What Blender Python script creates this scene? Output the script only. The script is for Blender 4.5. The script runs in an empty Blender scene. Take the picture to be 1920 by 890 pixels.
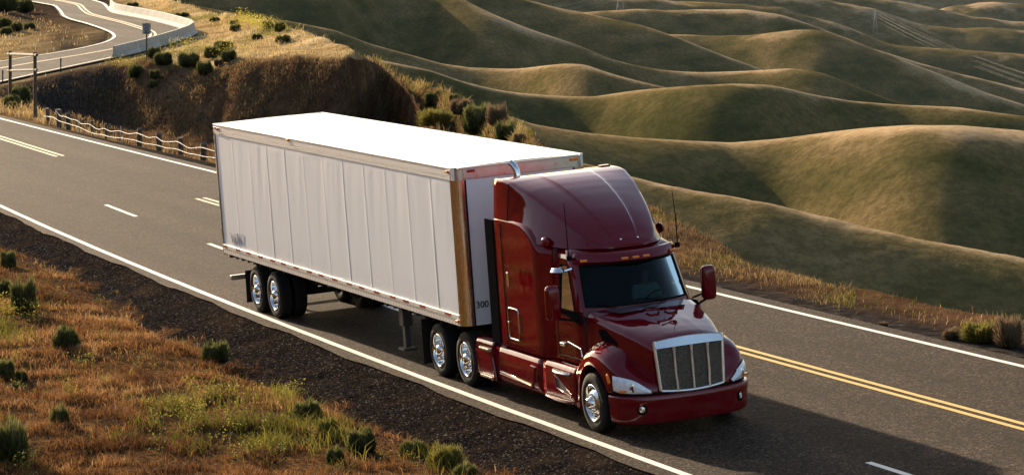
import bpy, bmesh, math, random
import numpy as np
from mathutils import Vector, Matrix
random.seed(7); rng = np.random.default_rng(7)
S = bpy.context.scene
COL = S.collection
R = math.radians

# ---------------------------------------------------------------- camera
FPX = 5875.221
CAM = np.array([53.00173, -20.55639, 9.90675])
EUL = (1.4447544, 0.0709712, 1.1743939)
from mathutils import Euler
_m = Euler(EUL, 'XYZ').to_matrix()
MR = np.array(_m)
RT, UP, VW = MR[:, 0], MR[:, 1], -MR[:, 2]
def ray(u, v): return VW + RT*((u-960)/FPX) - UP*((v-445)/FPX)
def at(u, v, d): return CAM + ray(u, v)*d
def onz(u, v, h=0.0):
    d = ray(u, v); return CAM + d*((h-CAM[2])/d[2])
def ony(u, v, Y):
    d = ray(u, v); return CAM + d*((Y-CAM[1])/d[1])
PA, PB, PC = -4.2, 0.0, 0.05           # plane of the distant road bend
def onp(u, v):
    d = ray(u, v); return CAM + d*((PA+PB*CAM[0]+PC*CAM[1]-CAM[2])/(d[2]-PB*d[0]-PC*d[1]))
def depth(P): return (np.asarray(P)-CAM) @ VW
cd = bpy.data.cameras.new('camera'); cam = bpy.data.objects.new('camera', cd); COL.objects.link(cam)
cam.location = CAM; cam.rotation_euler = EUL
cd.sensor_width = 36; cd.lens = FPX/1920*36; cd.clip_start = 1; cd.clip_end = 40000
S.camera = cam

# ---------------------------------------------------------------- light
SUN_EL, SUN_AZ = R(17.5), R(180+4.5)
sd = np.array([math.cos(SUN_AZ)*math.cos(SUN_EL), math.sin(SUN_AZ)*math.cos(SUN_EL), math.sin(SUN_EL)])
sl = bpy.data.lights.new('sun', 'SUN'); so = bpy.data.objects.new('sun', sl); COL.objects.link(so)
so.rotation_euler = Vector(sd).to_track_quat('Z', 'Y').to_euler(); so.location = (-60, -10, 40)
sl.energy = 5.0; sl.angle = R(0.6); sl.color = (1.0, 0.80, 0.56)
W = bpy.data.worlds.new('World'); S.world = W; W.use_nodes = True
wn = W.node_tree; bg = wn.nodes['Background']
sky = wn.nodes.new('ShaderNodeTexSky'); sky.sky_type = 'NISHITA'; sky.sun_disc = False
sky.sun_elevation = SUN_EL; sky.sun_rotation = math.pi/2-SUN_AZ
sky.air_density = 1.0; sky.dust_density = 2.0; sky.ozone_density = 1.0
wn.links.new(sky.outputs[0], bg.inputs[0]); bg.inputs[1].default_value = 0.09
S.view_settings.view_transform = 'Standard'; S.view_settings.look = 'None'
S.view_settings.exposure = 1.38; S.view_settings.gamma = 1.0
S.cycles.max_bounces = 6; S.cycles.diffuse_bounces = 3; S.cycles.glossy_bounces = 4
S.cycles.transparent_max_bounces = 12; S.cycles.volume_bounces = 0
S.cycles.use_denoising = True

# ---------------------------------------------------------------- materials
class NT:
    """small helper to write node trees"""
    def __init__(s, name):
        s.m = bpy.data.materials.new(name); s.m.use_nodes = True
        s.t = s.m.node_tree; s.b = s.t.nodes['Principled BSDF']; s._p = None
    def n(s, kind, **kw):
        nd = s.t.nodes.new('ShaderNode'+kind)
        for k, v in kw.items():
            if k in nd.inputs: nd.inputs[k].default_value = v
            else: setattr(nd, k, v)
        return nd
    def l(s, a, b): s.t.links.new(a, b)
    def set(s, **kw):
        for k, v in kw.items():
            k = k.replace('_', ' ')
            if hasattr(v, 'is_linked'): s.l(v, s.b.inputs[k])
            else: s.b.inputs[k].default_value = (*v, 1) if isinstance(v, tuple) and len(v) == 3 else v
        return s
    def pos(s):
        if s._p is None: s._p = s.n('NewGeometry').outputs['Position']
        return s._p
    def objp(s): return s.n('TexCoord').outputs['Object']
    def noise(s, scale, detail=4, rough=.55, vec=None, stretch=None, out='Fac'):
        v = vec or s.pos()
        if stretch:
            mp = s.n('Mapping'); mp.inputs['Scale'].default_value = stretch; s.l(v, mp.inputs[0]); v = mp.outputs[0]
        nd = s.n('TexNoise', Scale=scale, Detail=detail, Roughness=rough); s.l(v, nd.inputs['Vector'])
        return nd.outputs[out]
    def ramp(s, fac, stops, interp='LINEAR'):
        r = s.n('ValToRGB'); r.color_ramp.interpolation = interp
        e = r.color_ramp.elements
        while len(e) < len(stops): e.new(.5)
        for q, (p, c) in zip(e, stops):
            q.position = p; q.color = (*c, 1) if isinstance(c, tuple) else (c, c, c, 1)
        s.l(fac, r.inputs[0]); return r.outputs[0]
    def mix(s, fac, a, b, mode='MIX'):
        nd = s.n('MixRGB', blend_type=mode)
        for i, x in ((0, fac), (1, a), (2, b)):
            if hasattr(x, 'is_linked'): s.l(x, nd.inputs[i])
            elif i == 0: nd.inputs[0].default_value = x
            else: nd.inputs[i].default_value = (*x, 1)
        return nd.outputs[0]
    def math(s, op, a, b=0.0):
        nd = s.n('Math', operation=op)
        for i, x in ((0, a), (1, b)):
            if hasattr(x, 'is_linked'): s.l(x, nd.inputs[i])
            else: nd.inputs[i].default_value = x
        return nd.outputs[0]
    def attr(s, name, out='Fac'):
        nd = s.n('Attribute', attribute_name=name); return nd.outputs[out]
    def bump(s, h, strength=.5, dist=.02, normal=None):
        nd = s.n('Bump', Strength=strength, Distance=dist); s.l(h, nd.inputs['Height'])
        if normal: s.l(normal, nd.inputs['Normal'])
        return nd.outputs[0]
def simple(name, col, rough=.5, metal=0.0, coat=0.0, var=.0, vscale=6., bump=0., bscale=40., spec=.5):
    m = NT(name); m.set(Base_Color=col, Roughness=rough, Metallic=metal, Coat_Weight=coat, Coat_Roughness=.04, Specular_IOR_Level=spec)
    if var:
        f = m.noise(vscale, 5, vec=m.objp())
        c = m.mix(f, tuple(x*(1-var) for x in col), tuple(min(1, x*(1+var)) for x in col)); m.set(Base_Color=c)
        m.set(Roughness=m.ramp(m.noise(vscale*2, 4, vec=m.objp()), [(.3, max(.02, rough-.08)), (.7, min(1, rough+.12))]))
    if bump: m.set(Normal=m.bump(m.noise(bscale, 4, vec=m.objp()), bump, .02))
    return m.m

def paint(name, col):
    m = NT(name)
    f = m.noise(3., 5, vec=m.objp())
    sz = m.n('SeparateXYZ'); m.l(m.pos(), sz.inputs[0])
    du = m.math('MULTIPLY', m.ramp(m.math('MULTIPLY', sz.outputs[2], .5), [(.12, 1.0), (.62, 0.0)]), m.ramp(m.noise(3.2, 6, .7, stretch=(.5, .5, 1.6)), [(.38, .0), (.75, .22)]))
    m.set(Base_Color=m.mix(du, m.mix(f, tuple(c*.85 for c in col), tuple(c*1.15 for c in col)), (.16, .11, .075)), Metallic=0.0, Roughness=.45, Specular_IOR_Level=0.0, Coat_Weight=.9)
    m.set(Coat_Roughness=m.ramp(m.noise(5., 4, vec=m.objp()), [(.35, .02), (.75, .10)]))
    wob = m.noise(2.2, 2, vec=m.objp())
    nb = m.bump(wob, .07, .05); m.set(Normal=nb); m.l(nb, m.b.inputs['Coat Normal'])
    return m.m
M_red = paint('red_paint', (.135, .0022, .0055))
M_chrome = simple('polished_chrome', (.82, .80, .77), .07, 1.0)
M_alu = simple('polished_aluminium', (.80, .77, .72), .16, 1.0, var=.06)
M_alu_dull = simple('worn_aluminium', (.62, .58, .53), .34, 1.0, var=.12)
M_black = simple('black_plastic', (.010, .010, .010), .9, var=.0, spec=0.0)
M_dark = simple('dark_undercarriage', (.014, .012, .011), .85, var=.5, spec=.1)
M_rubber = simple('tyre_rubber', (.014, .013, .012), .85, var=.4, vscale=14, spec=.15)
M_amber = simple('amber_lens', (.85, .20, .01), .2, coat=.5)
M_redlens = simple('red_lens', (.35, .02, .01), .25, coat=.5)
M_seat = simple('cab_upholstery', (.06, .05, .045), .8, var=.3)
M_skin = simple('skin', (.42, .22, .15), .55, var=.1)
M_shirt = simple('pale_shirt', (.45, .45, .47), .85, var=.15)
M_hair = simple('dark_hair', (.02, .013, .01), .6)
m = NT('tinted_glass')
m.set(Base_Color=(.55, .75, .74), Roughness=.02, Transmission_Weight=0.0, Specular_IOR_Level=.6)
_tr = m.n('BsdfTransparent'); _tr.inputs[0].default_value = (.20, .31, .31, 1)
_gl = m.n('BsdfGlossy'); _gl.inputs['Roughness'].default_value = .03; _gl.inputs[0].default_value = (.85, .95, .95, 1)
_fr = m.n('Fresnel', IOR=1.22); _mx = m.n('MixShader')
m.l(_fr.outputs[0], _mx.inputs[0]); m.l(_tr.outputs[0], _mx.inputs[1]); m.l(_gl.outputs[0], _mx.inputs[2])
m.l(_mx.outputs[0], m.t.nodes['Material Output'].inputs[0]); M_glass = m.m
m = NT('clear_lens'); m.set(Base_Color=(.75, .78, .80), Roughness=.12, Metallic=.0, Coat_Weight=1.0)
m.set(Base_Color=m.ramp(m.noise(14., 3, vec=m.objp()), [(.3, (.70, .71, .71)), (.65, (.92, .92, .92))])); M_lens = m.m
m = NT('grille_mesh')
vo = m.n('TexVoronoi', Scale=55.); m.l(m.objp(), vo.inputs['Vector'])
m.set(Base_Color=m.ramp(vo.outputs['Distance'], [(.30, (.010, .008, .006)), (.55, (.11, .085, .06))]), Metallic=.4, Roughness=.5,
      Normal=m.bump(vo.outputs['Distance'], .6, .01)); M_mesh = m.m
m = NT('tread_plate')
wv = m.n('TexWave', Scale=16.); m.l(m.objp(), wv.inputs['Vector'])
m.set(Base_Color=m.ramp(wv.outputs['Fac'], [(.3, (.25, .23, .22)), (.7, (.8, .78, .75))]), Metallic=1.0, Roughness=.22,
      Normal=m.bump(wv.outputs['Fac'], .8, .01)); M_tread = m.m

# ---------------------------------------------------------------- mesh helpers
OFF = {}
class MB:
    def __init__(s): s.v = []; s.f = []; s.mi = []
    def add(s, verts, faces, mi=0):
        o = len(s.v); s.v += [tuple(map(float, p)) for p in verts]
        s.f += [tuple(i+o for i in q) for q in faces]; s.mi += [mi]*len(faces); return s
    def box(s, c, size, rot=None, mi=0, taper=1.0):
        hx, hy, hz = (q/2 for q in size); vs = []
        for z in (-1, 1):
            k = taper if z > 0 else 1
            for x, y in ((-1, -1), (1, -1), (1, 1), (-1, 1)): vs.append(Vector((x*hx*k, y*hy*k, z*hz)))
        if rot is not None: vs = [rot @ q for q in vs]
        vs = [(q.x+c[0], q.y+c[1], q.z+c[2]) for q in vs]
        return s.add(vs, [(0, 3, 2, 1), (4, 5, 6, 7), (0, 1, 5, 4), (1, 2, 6, 5), (2, 3, 7, 6), (3, 0, 4, 7)], mi)
    def span(s, a, b, mi=0):
        return s.box([(a[i]+b[i])/2 for i in range(3)], [abs(b[i]-a[i]) for i in range(3)], mi=mi)
    def grid(s, P, cu=False, cv=False, mi=0, caps=False):
        P = np.asarray(P, float); n, m_ = P.shape[:2]; fs = []
        for i in range(n if cu else n-1):
            for j in range(m_ if cv else m_-1):
                a, b = i*m_+j, i*m_+(j+1) % m_; c, d = ((i+1) % n)*m_+(j+1) % m_, ((i+1) % n)*m_+j
                fs.append((a, b, c, d))
        if caps: fs += [tuple(range(m_)), tuple((n-1)*m_+k for k in range(m_-1, -1, -1))]
        return s.add(P.reshape(-1, 3), fs, mi)
    def tube(s, path, r, n=8, mi=0, cap=True):
        path = [Vector(p) for p in path]; rs = r if hasattr(r, '__len__') else [r]*len(path)
        ring = []; prev = None
        for i, p in enumerate(path):
            t = (path[min(i+1, len(path)-1)]-path[max(i-1, 0)]).normalized()
            if prev is None: a = t.orthogonal().normalized()
            else: a = (prev-t*prev.dot(t)); a = a.normalized() if a.length > 1e-6 else t.orthogonal().normalized()
            prev = a; b = t.cross(a)
            ring.append([tuple(p+(a*math.cos(2*math.pi*k/n)+b*math.sin(2*math.pi*k/n))*rs[i]) for k in range(n)])
        return s.grid(ring, cv=True, mi=mi, caps=cap)
    def rev(s, prof, c, axis='y', n=40, mi=0, sgn=1):
        """revolve (radius, along) about an axis through c"""
        P = []
        for r_, a in prof:
            row = []
            for k in range(n):
                t = 2*math.pi*k/n; x, z = r_*math.cos(t), r_*math.sin(t)
                row.append((c[0]+x, c[1]+a*sgn, c[2]+z) if axis == 'y' else ((c[0]+a*sgn, c[1]+x, c[2]+z) if axis == 'x' else (c[0]+x, c[1]+z, c[2]+a*sgn)))
            P.append(row)
        return s.grid(P, cv=True, mi=mi)
    def prism(s, poly, d, mi=0):
        """polygon (list of 3d points) pushed along vector d"""
        n = len(poly); q = [tuple(np.array(p)+np.array(d)) for p in poly]
        fs = [tuple(range(n)), tuple(range(2*n-1, n-1, -1))]+[(i, n+i, n+(i+1) % n, (i+1) % n) for i in range(n)]
        return s.add([tuple(p) for p in poly]+q, fs, mi)
    def build(s, name, mat, parent=None, smooth=35, bevel=0, sub=0, recalc=True, segs=2):
        off = np.array(OFF.get(parent.name, (0, 0, 0))) if parent else np.zeros(3)
        me = bpy.data.meshes.new(name)
        me.from_pydata([tuple(np.array(p)-off) for p in s.v], [], s.f)
        for mm in (mat if isinstance(mat, (list, tuple)) else [mat]): me.materials.append(mm)
        me.polygons.foreach_set('material_index', s.mi)
        if recalc:
            b = bmesh.new(); b.from_mesh(me); bmesh.ops.recalc_face_normals(b, faces=b.faces); b.to_mesh(me); b.free()
        me.update(); me.validate()
        if smooth:
            me.polygons.foreach_set('use_smooth', [True]*len(me.polygons))
            if smooth < 180: me.set_sharp_from_angle(angle=R(smooth))
        o = bpy.data.objects.new(name, me); COL.objects.link(o)
        if parent: o.parent = parent; OFF[o.name] = tuple(off)
        if bevel:
            bm_ = o.modifiers.new('bevel', 'BEVEL'); bm_.width = bevel; bm_.segments = segs; bm_.limit_method = 'ANGLE'; bm_.angle_limit = R(40)
            bm_.harden_normals = False
        if sub:
            sb = o.modifiers.new('sub', 'SUBSURF'); sb.levels = sub; sb.render_levels = sub
        return o
def tag(o, label=None, cat=None, group=None, kind=None):
    if label: o['label'] = label
    if cat: o['category'] = cat
    if group: o['group'] = group
    if kind: o['kind'] = kind
    return o
def empty(name, loc, label=None, cat=None, group=None, parent=None):
    o = bpy.data.objects.new(name, None); COL.objects.link(o); o.empty_display_size = .3
    poff = np.array(OFF.get(parent.name, (0, 0, 0))) if parent else np.zeros(3)
    o.location = np.array(loc)-poff
    if parent: o.parent = parent
    OFF[o.name] = tuple(loc); return tag(o, label, cat, group)
def npmesh(name, V, F, mat, smooth=True, attrs=None, mi=None):
    """fast mesh from numpy arrays: F is (n,3) or (n,4)"""
    me = bpy.data.meshes.new(name); V = np.asarray(V, np.float32); F = np.asarray(F, np.int32); k = F.shape[1]
    me.vertices.add(len(V)); me.vertices.foreach_set('co', V.ravel())
    me.loops.add(F.size); me.loops.foreach_set('vertex_index', F.ravel())
    me.polygons.add(len(F)); me.polygons.foreach_set('loop_start', np.arange(0, F.size, k, dtype=np.int32))
    me.polygons.foreach_set('loop_total', np.full(len(F), k, np.int32))
    for mm in (mat if isinstance(mat, (list, tuple)) else [mat]): me.materials.append(mm)
    if mi is not None: me.polygons.foreach_set('material_index', np.asarray(mi, np.int32))
    me.update(calc_edges=True)
    me.polygons.foreach_set('use_smooth', np.full(len(F), smooth))
    for an, arr in (attrs or {}).items():
        a = me.attributes.new(an, 'FLOAT', 'POINT'); a.data.foreach_set('value', np.asarray(arr, np.float32))
    me.update(); o = bpy.data.objects.new(name, me); COL.objects.link(o); return o
def text(body, size, M4, mat, name, parent=None, extrude=.002, align='CENTER'):
    c = bpy.data.curves.new(name, 'FONT'); c.body = body; c.size = size; c.extrude = extrude; c.offset = size*.018; c.align_x = align; c.align_y = 'CENTER'
    c.materials.append(mat); o = bpy.data.objects.new(name, c); COL.objects.link(o)
    if parent:
        o.parent = parent; M4 = Matrix.Translation(-Vector(OFF[parent.name])) @ M4
    o.matrix_local = M4; bpy.context.view_layer.update()
    me = bpy.data.meshes.new_from_object(o.evaluated_get(bpy.context.evaluated_depsgraph_get())); q = bpy.data.objects.new(name, me); COL.objects.link(q)
    if parent: q.parent = parent; OFF[q.name] = OFF[parent.name]
    q.matrix_local = M4; bpy.data.objects.remove(o); return q
def copy_tree(o, parent=None):
    c = o.copy(); COL.objects.link(c)
    if parent: c.parent = parent
    for ch in list(o.children): copy_tree(ch, c)
    return c
def fbm(x, y, octaves=4, seed=0):
    """value noise, numpy, about -1..1"""
    out = np.zeros(np.broadcast(x, y).shape); amp, tot = 1., 0.
    r_ = np.random.default_rng(seed); T = r_.random((256, 256))*2-1
    for o_ in range(octaves):
        f_ = 2.0**o_; X, Y = x*f_+17.3*o_, y*f_+5.1*o_
        xi, yi = np.floor(X).astype(int), np.floor(Y).astype(int); a, b = X-xi, Y-yi
        a, b = a*a*(3-2*a), b*b*(3-2*b)
        g = lambda i, j: T[(xi+i) % 256, (yi+j) % 256]
        out += amp*((g(0, 0)*(1-a)+g(1, 0)*a)*(1-b)+(g(0, 1)*(1-a)+g(1, 1)*a)*b); tot += amp; amp *= .5
    return out/tot*1.6
# ================================================================ terrain, roads
def tab(pts):
    a = np.array(pts, float); return lambda u: np.interp(u, a[:, 0], a[:, 1])
def smooth_u(a, w=5):
    k = np.ones(2*w+1)/(2*w+1); return np.convolve(np.pad(a, w, mode='edge'), k, 'valid')
U = np.arange(-720, 3300, 5.0); NU = len(U)
def v2h(v, d): return -(v-445)/FPX*d
def h2v(h, d): return 445-h/d*FPX
def line_yz(Y, Z):
    """depth and height (along the camera's up axis) at which column u meets the line y=Y, z=Z"""
    k = (U-960)/FPX; ax = VW[1]+RT[1]*k; az = VW[2]+RT[2]*k
    det = ax*UP[2]-az*UP[1]; by, bz = Y-CAM[1], Z-CAM[2]
    return (by*UP[2]-bz*UP[1])/det, (ax*bz-az*by)/det
def plane_uv(u, v):
    k = (u-960)/FPX; w = -(v-445)/FPX
    D = [VW[i]+RT[i]*k+UP[i]*w for i in range(3)]
    return (PA+PB*CAM[0]+PC*CAM[1]-CAM[2])/(D[2]-PB*D[0]-PC*D[1])
def plane_h(u, d):
    k = (u-960)/FPX; D = [VW[i]+RT[i]*k for i in range(3)]
    q = PB*UP[0]+PC*UP[1]-UP[2]
    return -(PA+PB*(CAM[0]+D[0]*d)+PC*(CAM[1]+D[1]*d)-CAM[2]-D[2]*d)/q

ctl = []
ctl.append(line_yz(9.0, -.07)); ctl.append(line_yz(10.0, -.13))
z2 = tab([(-720, -.3), (60, -.2), (130, -.6), (400, -.9), (700, -.8), (900, -.2), (1000, -.1), (1300, .05), (1560, -.15), (2700, -.2)])(U)
ctl.append(line_yz(11.6, z2))
# --- brow of the cut bank (left), roadside berm (right)
left = U <= 212
v3 = tab([(-720, 320), (-150, 195), (0, 162), (105, 138), (200, 121), (222, 124), (267, 116), (308, 123), (350, 130), (390, 139), (440, 116), (497, 116), (550, 108), (605, 113), (660, 109), (700, 113),
          (720, 129), (745, 151), (765, 170), (790, 205), (830, 250), (900, 290), (1000, 310), (1100, 340), (1200, 382), (1225, 395), (1290, 430), (1350, 460), (1420, 505), (1500, 553),
          (1560, 585), (1620, 610), (1660, 617), (1740, 626), (1800, 634), (1920, 658), (2700, 830)])(U)
d3 = tab([(100, 178), (212, 178), (250, 177), (300, 177), (560, 186), (690, 206), (745, 196), (790, 176), (900, 132), (1000, 110), (1100, 96), (1225, 86), (1290, 81), (1350, 77), (1420, 73), (1500, 69.5), (1560, 67.5),
          (1620, 66), (1660, 64.5), (1740, 62.3), (1800, 60.6), (1920, 57.5), (2700, 46)])(U)
lw = np.clip((U-60)/110, 0, 1); lw = lw*lw*(3-2*lw)
lw = np.clip((U-660)/40, 0, 1)
d3 = np.where(U < 700, plane_uv(U, np.where(left, np.minimum(v3, 330), tab([(212, 121.5), (300, 120), (480, 116), (700, 109)])(U))), 0)*(1-lw)+d3*lw; d3 = smooth_u(d3, 5)
h3 = v2h(smooth_u(v3, 1), d3)
# --- foot of the bank
vb = tab([(-720, 350), (0, 186), (60, 196), (130, 214), (250, 242), (400, 272), (700, 300), (800, 320), (1000, 350)])(U)
d2b = d3-tab([(-720, 5), (200, 7), (300, 8), (700, 8), (1000, 4)])(U)
h2b = v2h(vb, d2b)
d2, h2 = ctl[2]
far_r = np.clip((U-900)/100, 0, 1)
d2b = d2b*(1-far_r)+(d2+.55*(d3-d2))*far_r
h2b = h2b*(1-far_r)+(h2+.55*(h3-h2)+.10*np.clip((1500-U)/300, 0, 1))*far_r
ctl += [(d2b, h2b), (d3, h3)]
# --- back of the terrace / shrub spur / sliver of slope
v4 = tab([(-720, 200), (-150, 145), (0, 107), (128, 88), (189, 75), (202, 68), (214, -14), (300, -12), (320, 0), (345, 9), (420, 28), (500, 42), (560, 58), (600, 70), (650, 88), (690, 107), (743, 145), (774, 153), (808, 163), (832, 170), (856, 182),
          (880, 197), (911, 211), (951, 223), (975, 240), (995, 257), (1050, 300), (1100, 345), (1225, 440), (1400, 527), (1500, 540), (1560, 553), (1620, 572), (1680, 592), (1740, 612), (1800, 650), (1920, 720), (2700, 1000)])(U)
d4 = tab([(690, 212), (743, 208), (808, 196), (880, 178), (951, 160), (995, 148), (1100, 130), (1400, 112), (1740, 100), (1920, 92), (2700, 78)])(U)
d4 = np.where(U < 690, plane_uv(U, v4), d4); h4 = v2h(v4, d4)
d3b = d3+.5*(d4-d3); vm = (h2v(h3, d3)+v4)/2
dip = np.clip((U-690)/60, 0, 1)
h3b = v2h(vm+dip*np.clip(h2v(h3, d3)-v4, 5, 90)*.9, d3b)
h3b = np.where(U < 690, h3b*.5+.5*plane_h(U, d3b), h3b)
ctl += [(d3b, h3b), (d4, h4)]
d5 = d4*1.12+5; fallw = np.clip((U-300)/40, 0, 1)
d5 = np.where(U < 300, np.maximum(d4*1.05, 360), d5)
h5 = plane_h(U, d5)*(1-fallw)+(h4-np.interp(U, [300, 700, 1000, 2700], [9, 9, 14, 20]))*fallw
ctl.append((d5, h5))
N_NEAR = len(ctl)
# --- far hills: crest polylines with a distance each, a foot before every crest
HILLS = [
 (430, [(-720, 420), (900, 300), (1000, 300), (1096, 306), (1180, 330), (1250, 346), (1350, 365), (1442, 381), (1533, 404), (1617, 424), (1718, 446), (1819, 465), (1920, 484), (2200, 545), (2700, 640)],
  [(-700, 1.02), (1100, 1.05), (1400, 1.0), (1700, .97), (2000, .94), (2700, .9)]),
 (720, [(-720, 480), (600, 150), (700, 150), (743, 142), (800, 166), (863, 192), (915, 208), (951, 218), (1000, 235), (1050, 244), (1100, 252), (1190, 262), (1280, 267), (1370, 271), (1460, 263), (1560, 250), (1640, 241), (1700, 237), (1800, 237), (1920, 247), (2100, 280), (2700, 420)],
  [(-700, 1), (900, 1.0), (1250, 1.03), (1420, 1.07), (1600, 1.0), (1750, .94), (1950, .97), (2700, .9)]),
 (1020, [(-720, 300), (600, 110), (690, 108), (745, 120), (807, 134), (870, 156), (927, 170), (975, 177), (1051, 184), (1114, 185), (1200, 171), (1265, 166), (1320, 162), (1380, 160), (1440, 163), (1485, 172), (1530, 183), (1600, 195), (1700, 203), (1800, 206), (1920, 222), (2200, 270), (2700, 380)],
  [(-700, 1.05), (800, 1.0), (1000, 1.05), (1110, 1.06), (1230, .98), (1350, .94), (1480, .97), (1650, 1.03), (1900, .97), (2700, .95)]),
 (1400, [(-720, -110), (0, -60), (308, 0), (375, 14), (470, 32), (550, 45), (630, 62), (690, 84), (754, 102), (828, 122), (884, 128), (930, 128), (977, 126), (1020, 121), (1060, 119), (1095, 122), (1143, 137), (1200, 153), (1255, 168), (1400, 215), (2700, 420)],
  [(-700, 1.1), (500, 1.03), (850, 1.05), (960, 1.04), (1080, .95), (1250, .93), (2700, .9)]),
 (2000, [(-720, -260), (600, -110), (760, -60), (880, 0), (940, 28), (977, 43), (1051, 69), (1100, 86), (1140, 102), (1185, 113), (1236, 121), (1292, 125), (1350, 127), (1400, 127), (1445, 125), (1485, 125), (1520, 129), (1548, 135), (1612, 158), (1655, 173), (1720, 190), (1820, 206), (2100, 240), (2700, 330)],
  [(-700, 1.1), (300, 1.0), (640, 1.0), (755, 1.10), (880, .95), (1000, .93), (1150, .97), (1350, 1.0), (1500, .96), (1700, .93), (2700, .9)]),
 (2500, [(-720, -300), (600, -110), (800, -62), (984, 0), (1051, 17), (1100, 26), (1185, 46), (1270, 73), (1356, 105), (1414, 125), (1500, 160), (2700, 420)],
  [(-700, 1.05), (1000, 1.0), (1400, .93), (2700, .9)]),
 (2950, [(-720, -200), (700, 0), (1000, 50), (1240, 56), (1314, 62), (1360, 62), (1400, 61), (1450, 55), (1490, 51), (1527, 50), (1560, 57), (1590, 68), (1655, 94), (1720, 120), (1783, 145), (1840, 168), (1920, 196), (2700, 370)],
  [(-700, 1), (1300, 1.03), (1500, .97), (1700, .95), (2700, .9)]),
 (3500, [(-720, -200), (700, 0), (900, 22), (1060, 28), (1110, 23), (1150, 18), (1185, 15), (1240, 17), (1292, 21), (1345, 20), (1400, 19), (1463, 28), (1510, 44), (1600, 76), (1700, 112), (2700, 360)],
  [(-700, 1), (1150, .98), (1350, 1.0), (1700, .93), (2700, .9)]),
 (4300, [(-720, -260), (900, -40), (1150, -6), (1292, 1), (1400, 8), (1463, 12), (1510, 30), (1570, 47), (1655, 79), (1700, 88), (1783, 92), (1869, 100), (1920, 106), (2700, 220)],
  [(-700, 1), (1400, 1), (1750, .97), (2700, .9)]),
 (5200, [(-720, -280), (1100, -60), (1300, -22), (1527, 0), (1570, 12), (1634, 17), (1677, 34), (1740, 53), (1805, 60), (1843, 58), (1920, 62), (2700, 140)],
  [(-700, 1), (1650, 1.03), (1800, 1.02), (2700, .95)]),
 (6000, [(-720, -280), (1100, -70), (1400, -22), (1583, 0), (1655, 6), (1740, 19), (1805, 30), (1870, 44), (1920, 50), (2700, 130)], [(-700, 1), (2700, 1)]),
 (7300, [(-720, -160), (1300, 10), (1600, 40), (1700, 41), (1770, 26), (1826, 12), (1870, 11), (1920, 19), (2700, 90)], [(-700, 1), (2700, 1)]),
 (11000, [(-720, -240), (2700, -160)], [(-700, 1), (2700, 1)]),
]
occ = np.minimum.reduce([h2v(h, d) for d, h in ctl])
pd, ph = ctl[-1]
for k, (D, cr, mod) in enumerate(HILLS):
    v = smooth_u(tab(cr)(U), 2); d = D*(1+.5*(smooth_u(tab(mod)(U), 14)-1))
    d = np.maximum(d, pd*1.06)
    h = v2h(v, d)
    vis = np.clip(occ-v, 0, 400)*d/FPX
    drop = vis*1.3+d*.011
    ang = {0: np.full(NU, 19.0), 1: np.interp(U, [1250, 1480], [14.5, 20])}.get(k, np.full(NU, 22.0))
    ln = np.minimum(drop/np.tan(np.radians(ang)), .72*(d-pd))
    df, hf = smooth_u(d-ln, 8), smooth_u(h-drop, 8)
    hf = np.minimum(hf, v2h(occ+6, df))
    ctl += [(df, hf), (d, h)]
    occ = np.minimum(occ, v); pd, ph = d, h
CD = np.array([np.broadcast_to(c[0], U.shape) for c in ctl]); CH = np.array([np.broadcast_to(c[1], U.shape) for c in ctl])
for k in range(1, len(CD)): CD[k] = np.maximum(CD[k], CD[k-1]+.4)
K = len(CD)
# monotone (Fritsch-Carlson) slopes along each column
hd = np.diff(CD, axis=0); dl = np.diff(CH, axis=0)/hd
mS = np.zeros_like(CD); mS[0], mS[-1] = dl[0], dl[-1]
w1, w2 = 2*hd[1:]+hd[:-1], hd[1:]+2*hd[:-1]
same = dl[1:]*dl[:-1] > 0
mS[1:-1] = np.where(same, (w1+w2)/(w1/np.where(same, dl[:-1], 1)+w2/np.where(same, dl[1:], 1)), 0)
rows_d, rows_h, rows_k = [], [], []
for k in range(K-1):
    n = [3, 4, 16, 22, 16, 22, 9][k] if k < N_NEAR-1 else (22 if (k-N_NEAR) % 2 == 0 else 9)
    for t in np.arange(n)/n:
        if k >= N_NEAR-1 and (k-N_NEAR) % 2 == 0: t = 1-(1-t)**1.5      # finer towards the crest
        h00, h10, h01, h11 = 2*t**3-3*t**2+1, t**3-2*t**2+t, -2*t**3+3*t**2, t**3-t**2
        rows_d.append(CD[k]+t*hd[k]); rows_h.append(h00*CH[k]+h10*hd[k]*mS[k]+h01*CH[k+1]+h11*hd[k]*mS[k+1]); rows_k.append(k+t)
GD, GH, GK = np.array(rows_d), np.array(rows_h), np.array(rows_k)
kk = (U-960)/FPX
GX = [CAM[i]+GD*(VW[i]+RT[i]*kk[None, :])+UP[i]*GH for i in range(3)]
# relief that breaks the smooth slopes
s = np.clip((GD-380)/200, 0, 1)
fold = (1-np.abs(fbm(GX[0]/170+GX[1]/420, GX[1]/170-GX[0]/420, 3, 3)))
GH = GH+s*GD*(.00060*fbm(GX[0]/95, GX[1]/95, 4, 1)+.0011*(fold-.6)*np.clip(GD/1500, .3, 1.0)+.0012*fbm(GX[0]/420, GX[1]/420, 2, 5)*np.clip(GD/1500, .2, 1))
GK = np.broadcast_to(GK[:, None], GD.shape)
nb = np.clip((GK-1.2)/.8, 0, 1)*(1-s)*np.clip((GD-58)/10, 0, 1)
bank = np.exp(-((GK-3.5)/.7)**2)*np.clip((760-U)/60, 0, 1)[None, :]
GH = GH+nb*(.10*fbm(GX[0]/2.3, GX[1]/2.3, 4, 2)+.16*fbm(GX[0]/9, GX[1]/9, 3, 4))+bank*(.22*fbm(U[None, :]*.045-GK*2.2, GK*1.3+U[None, :]*.012, 4, 9)+.10*fbm(GX[0]/1.1, GX[1]/1.1, 3, 10))
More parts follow.
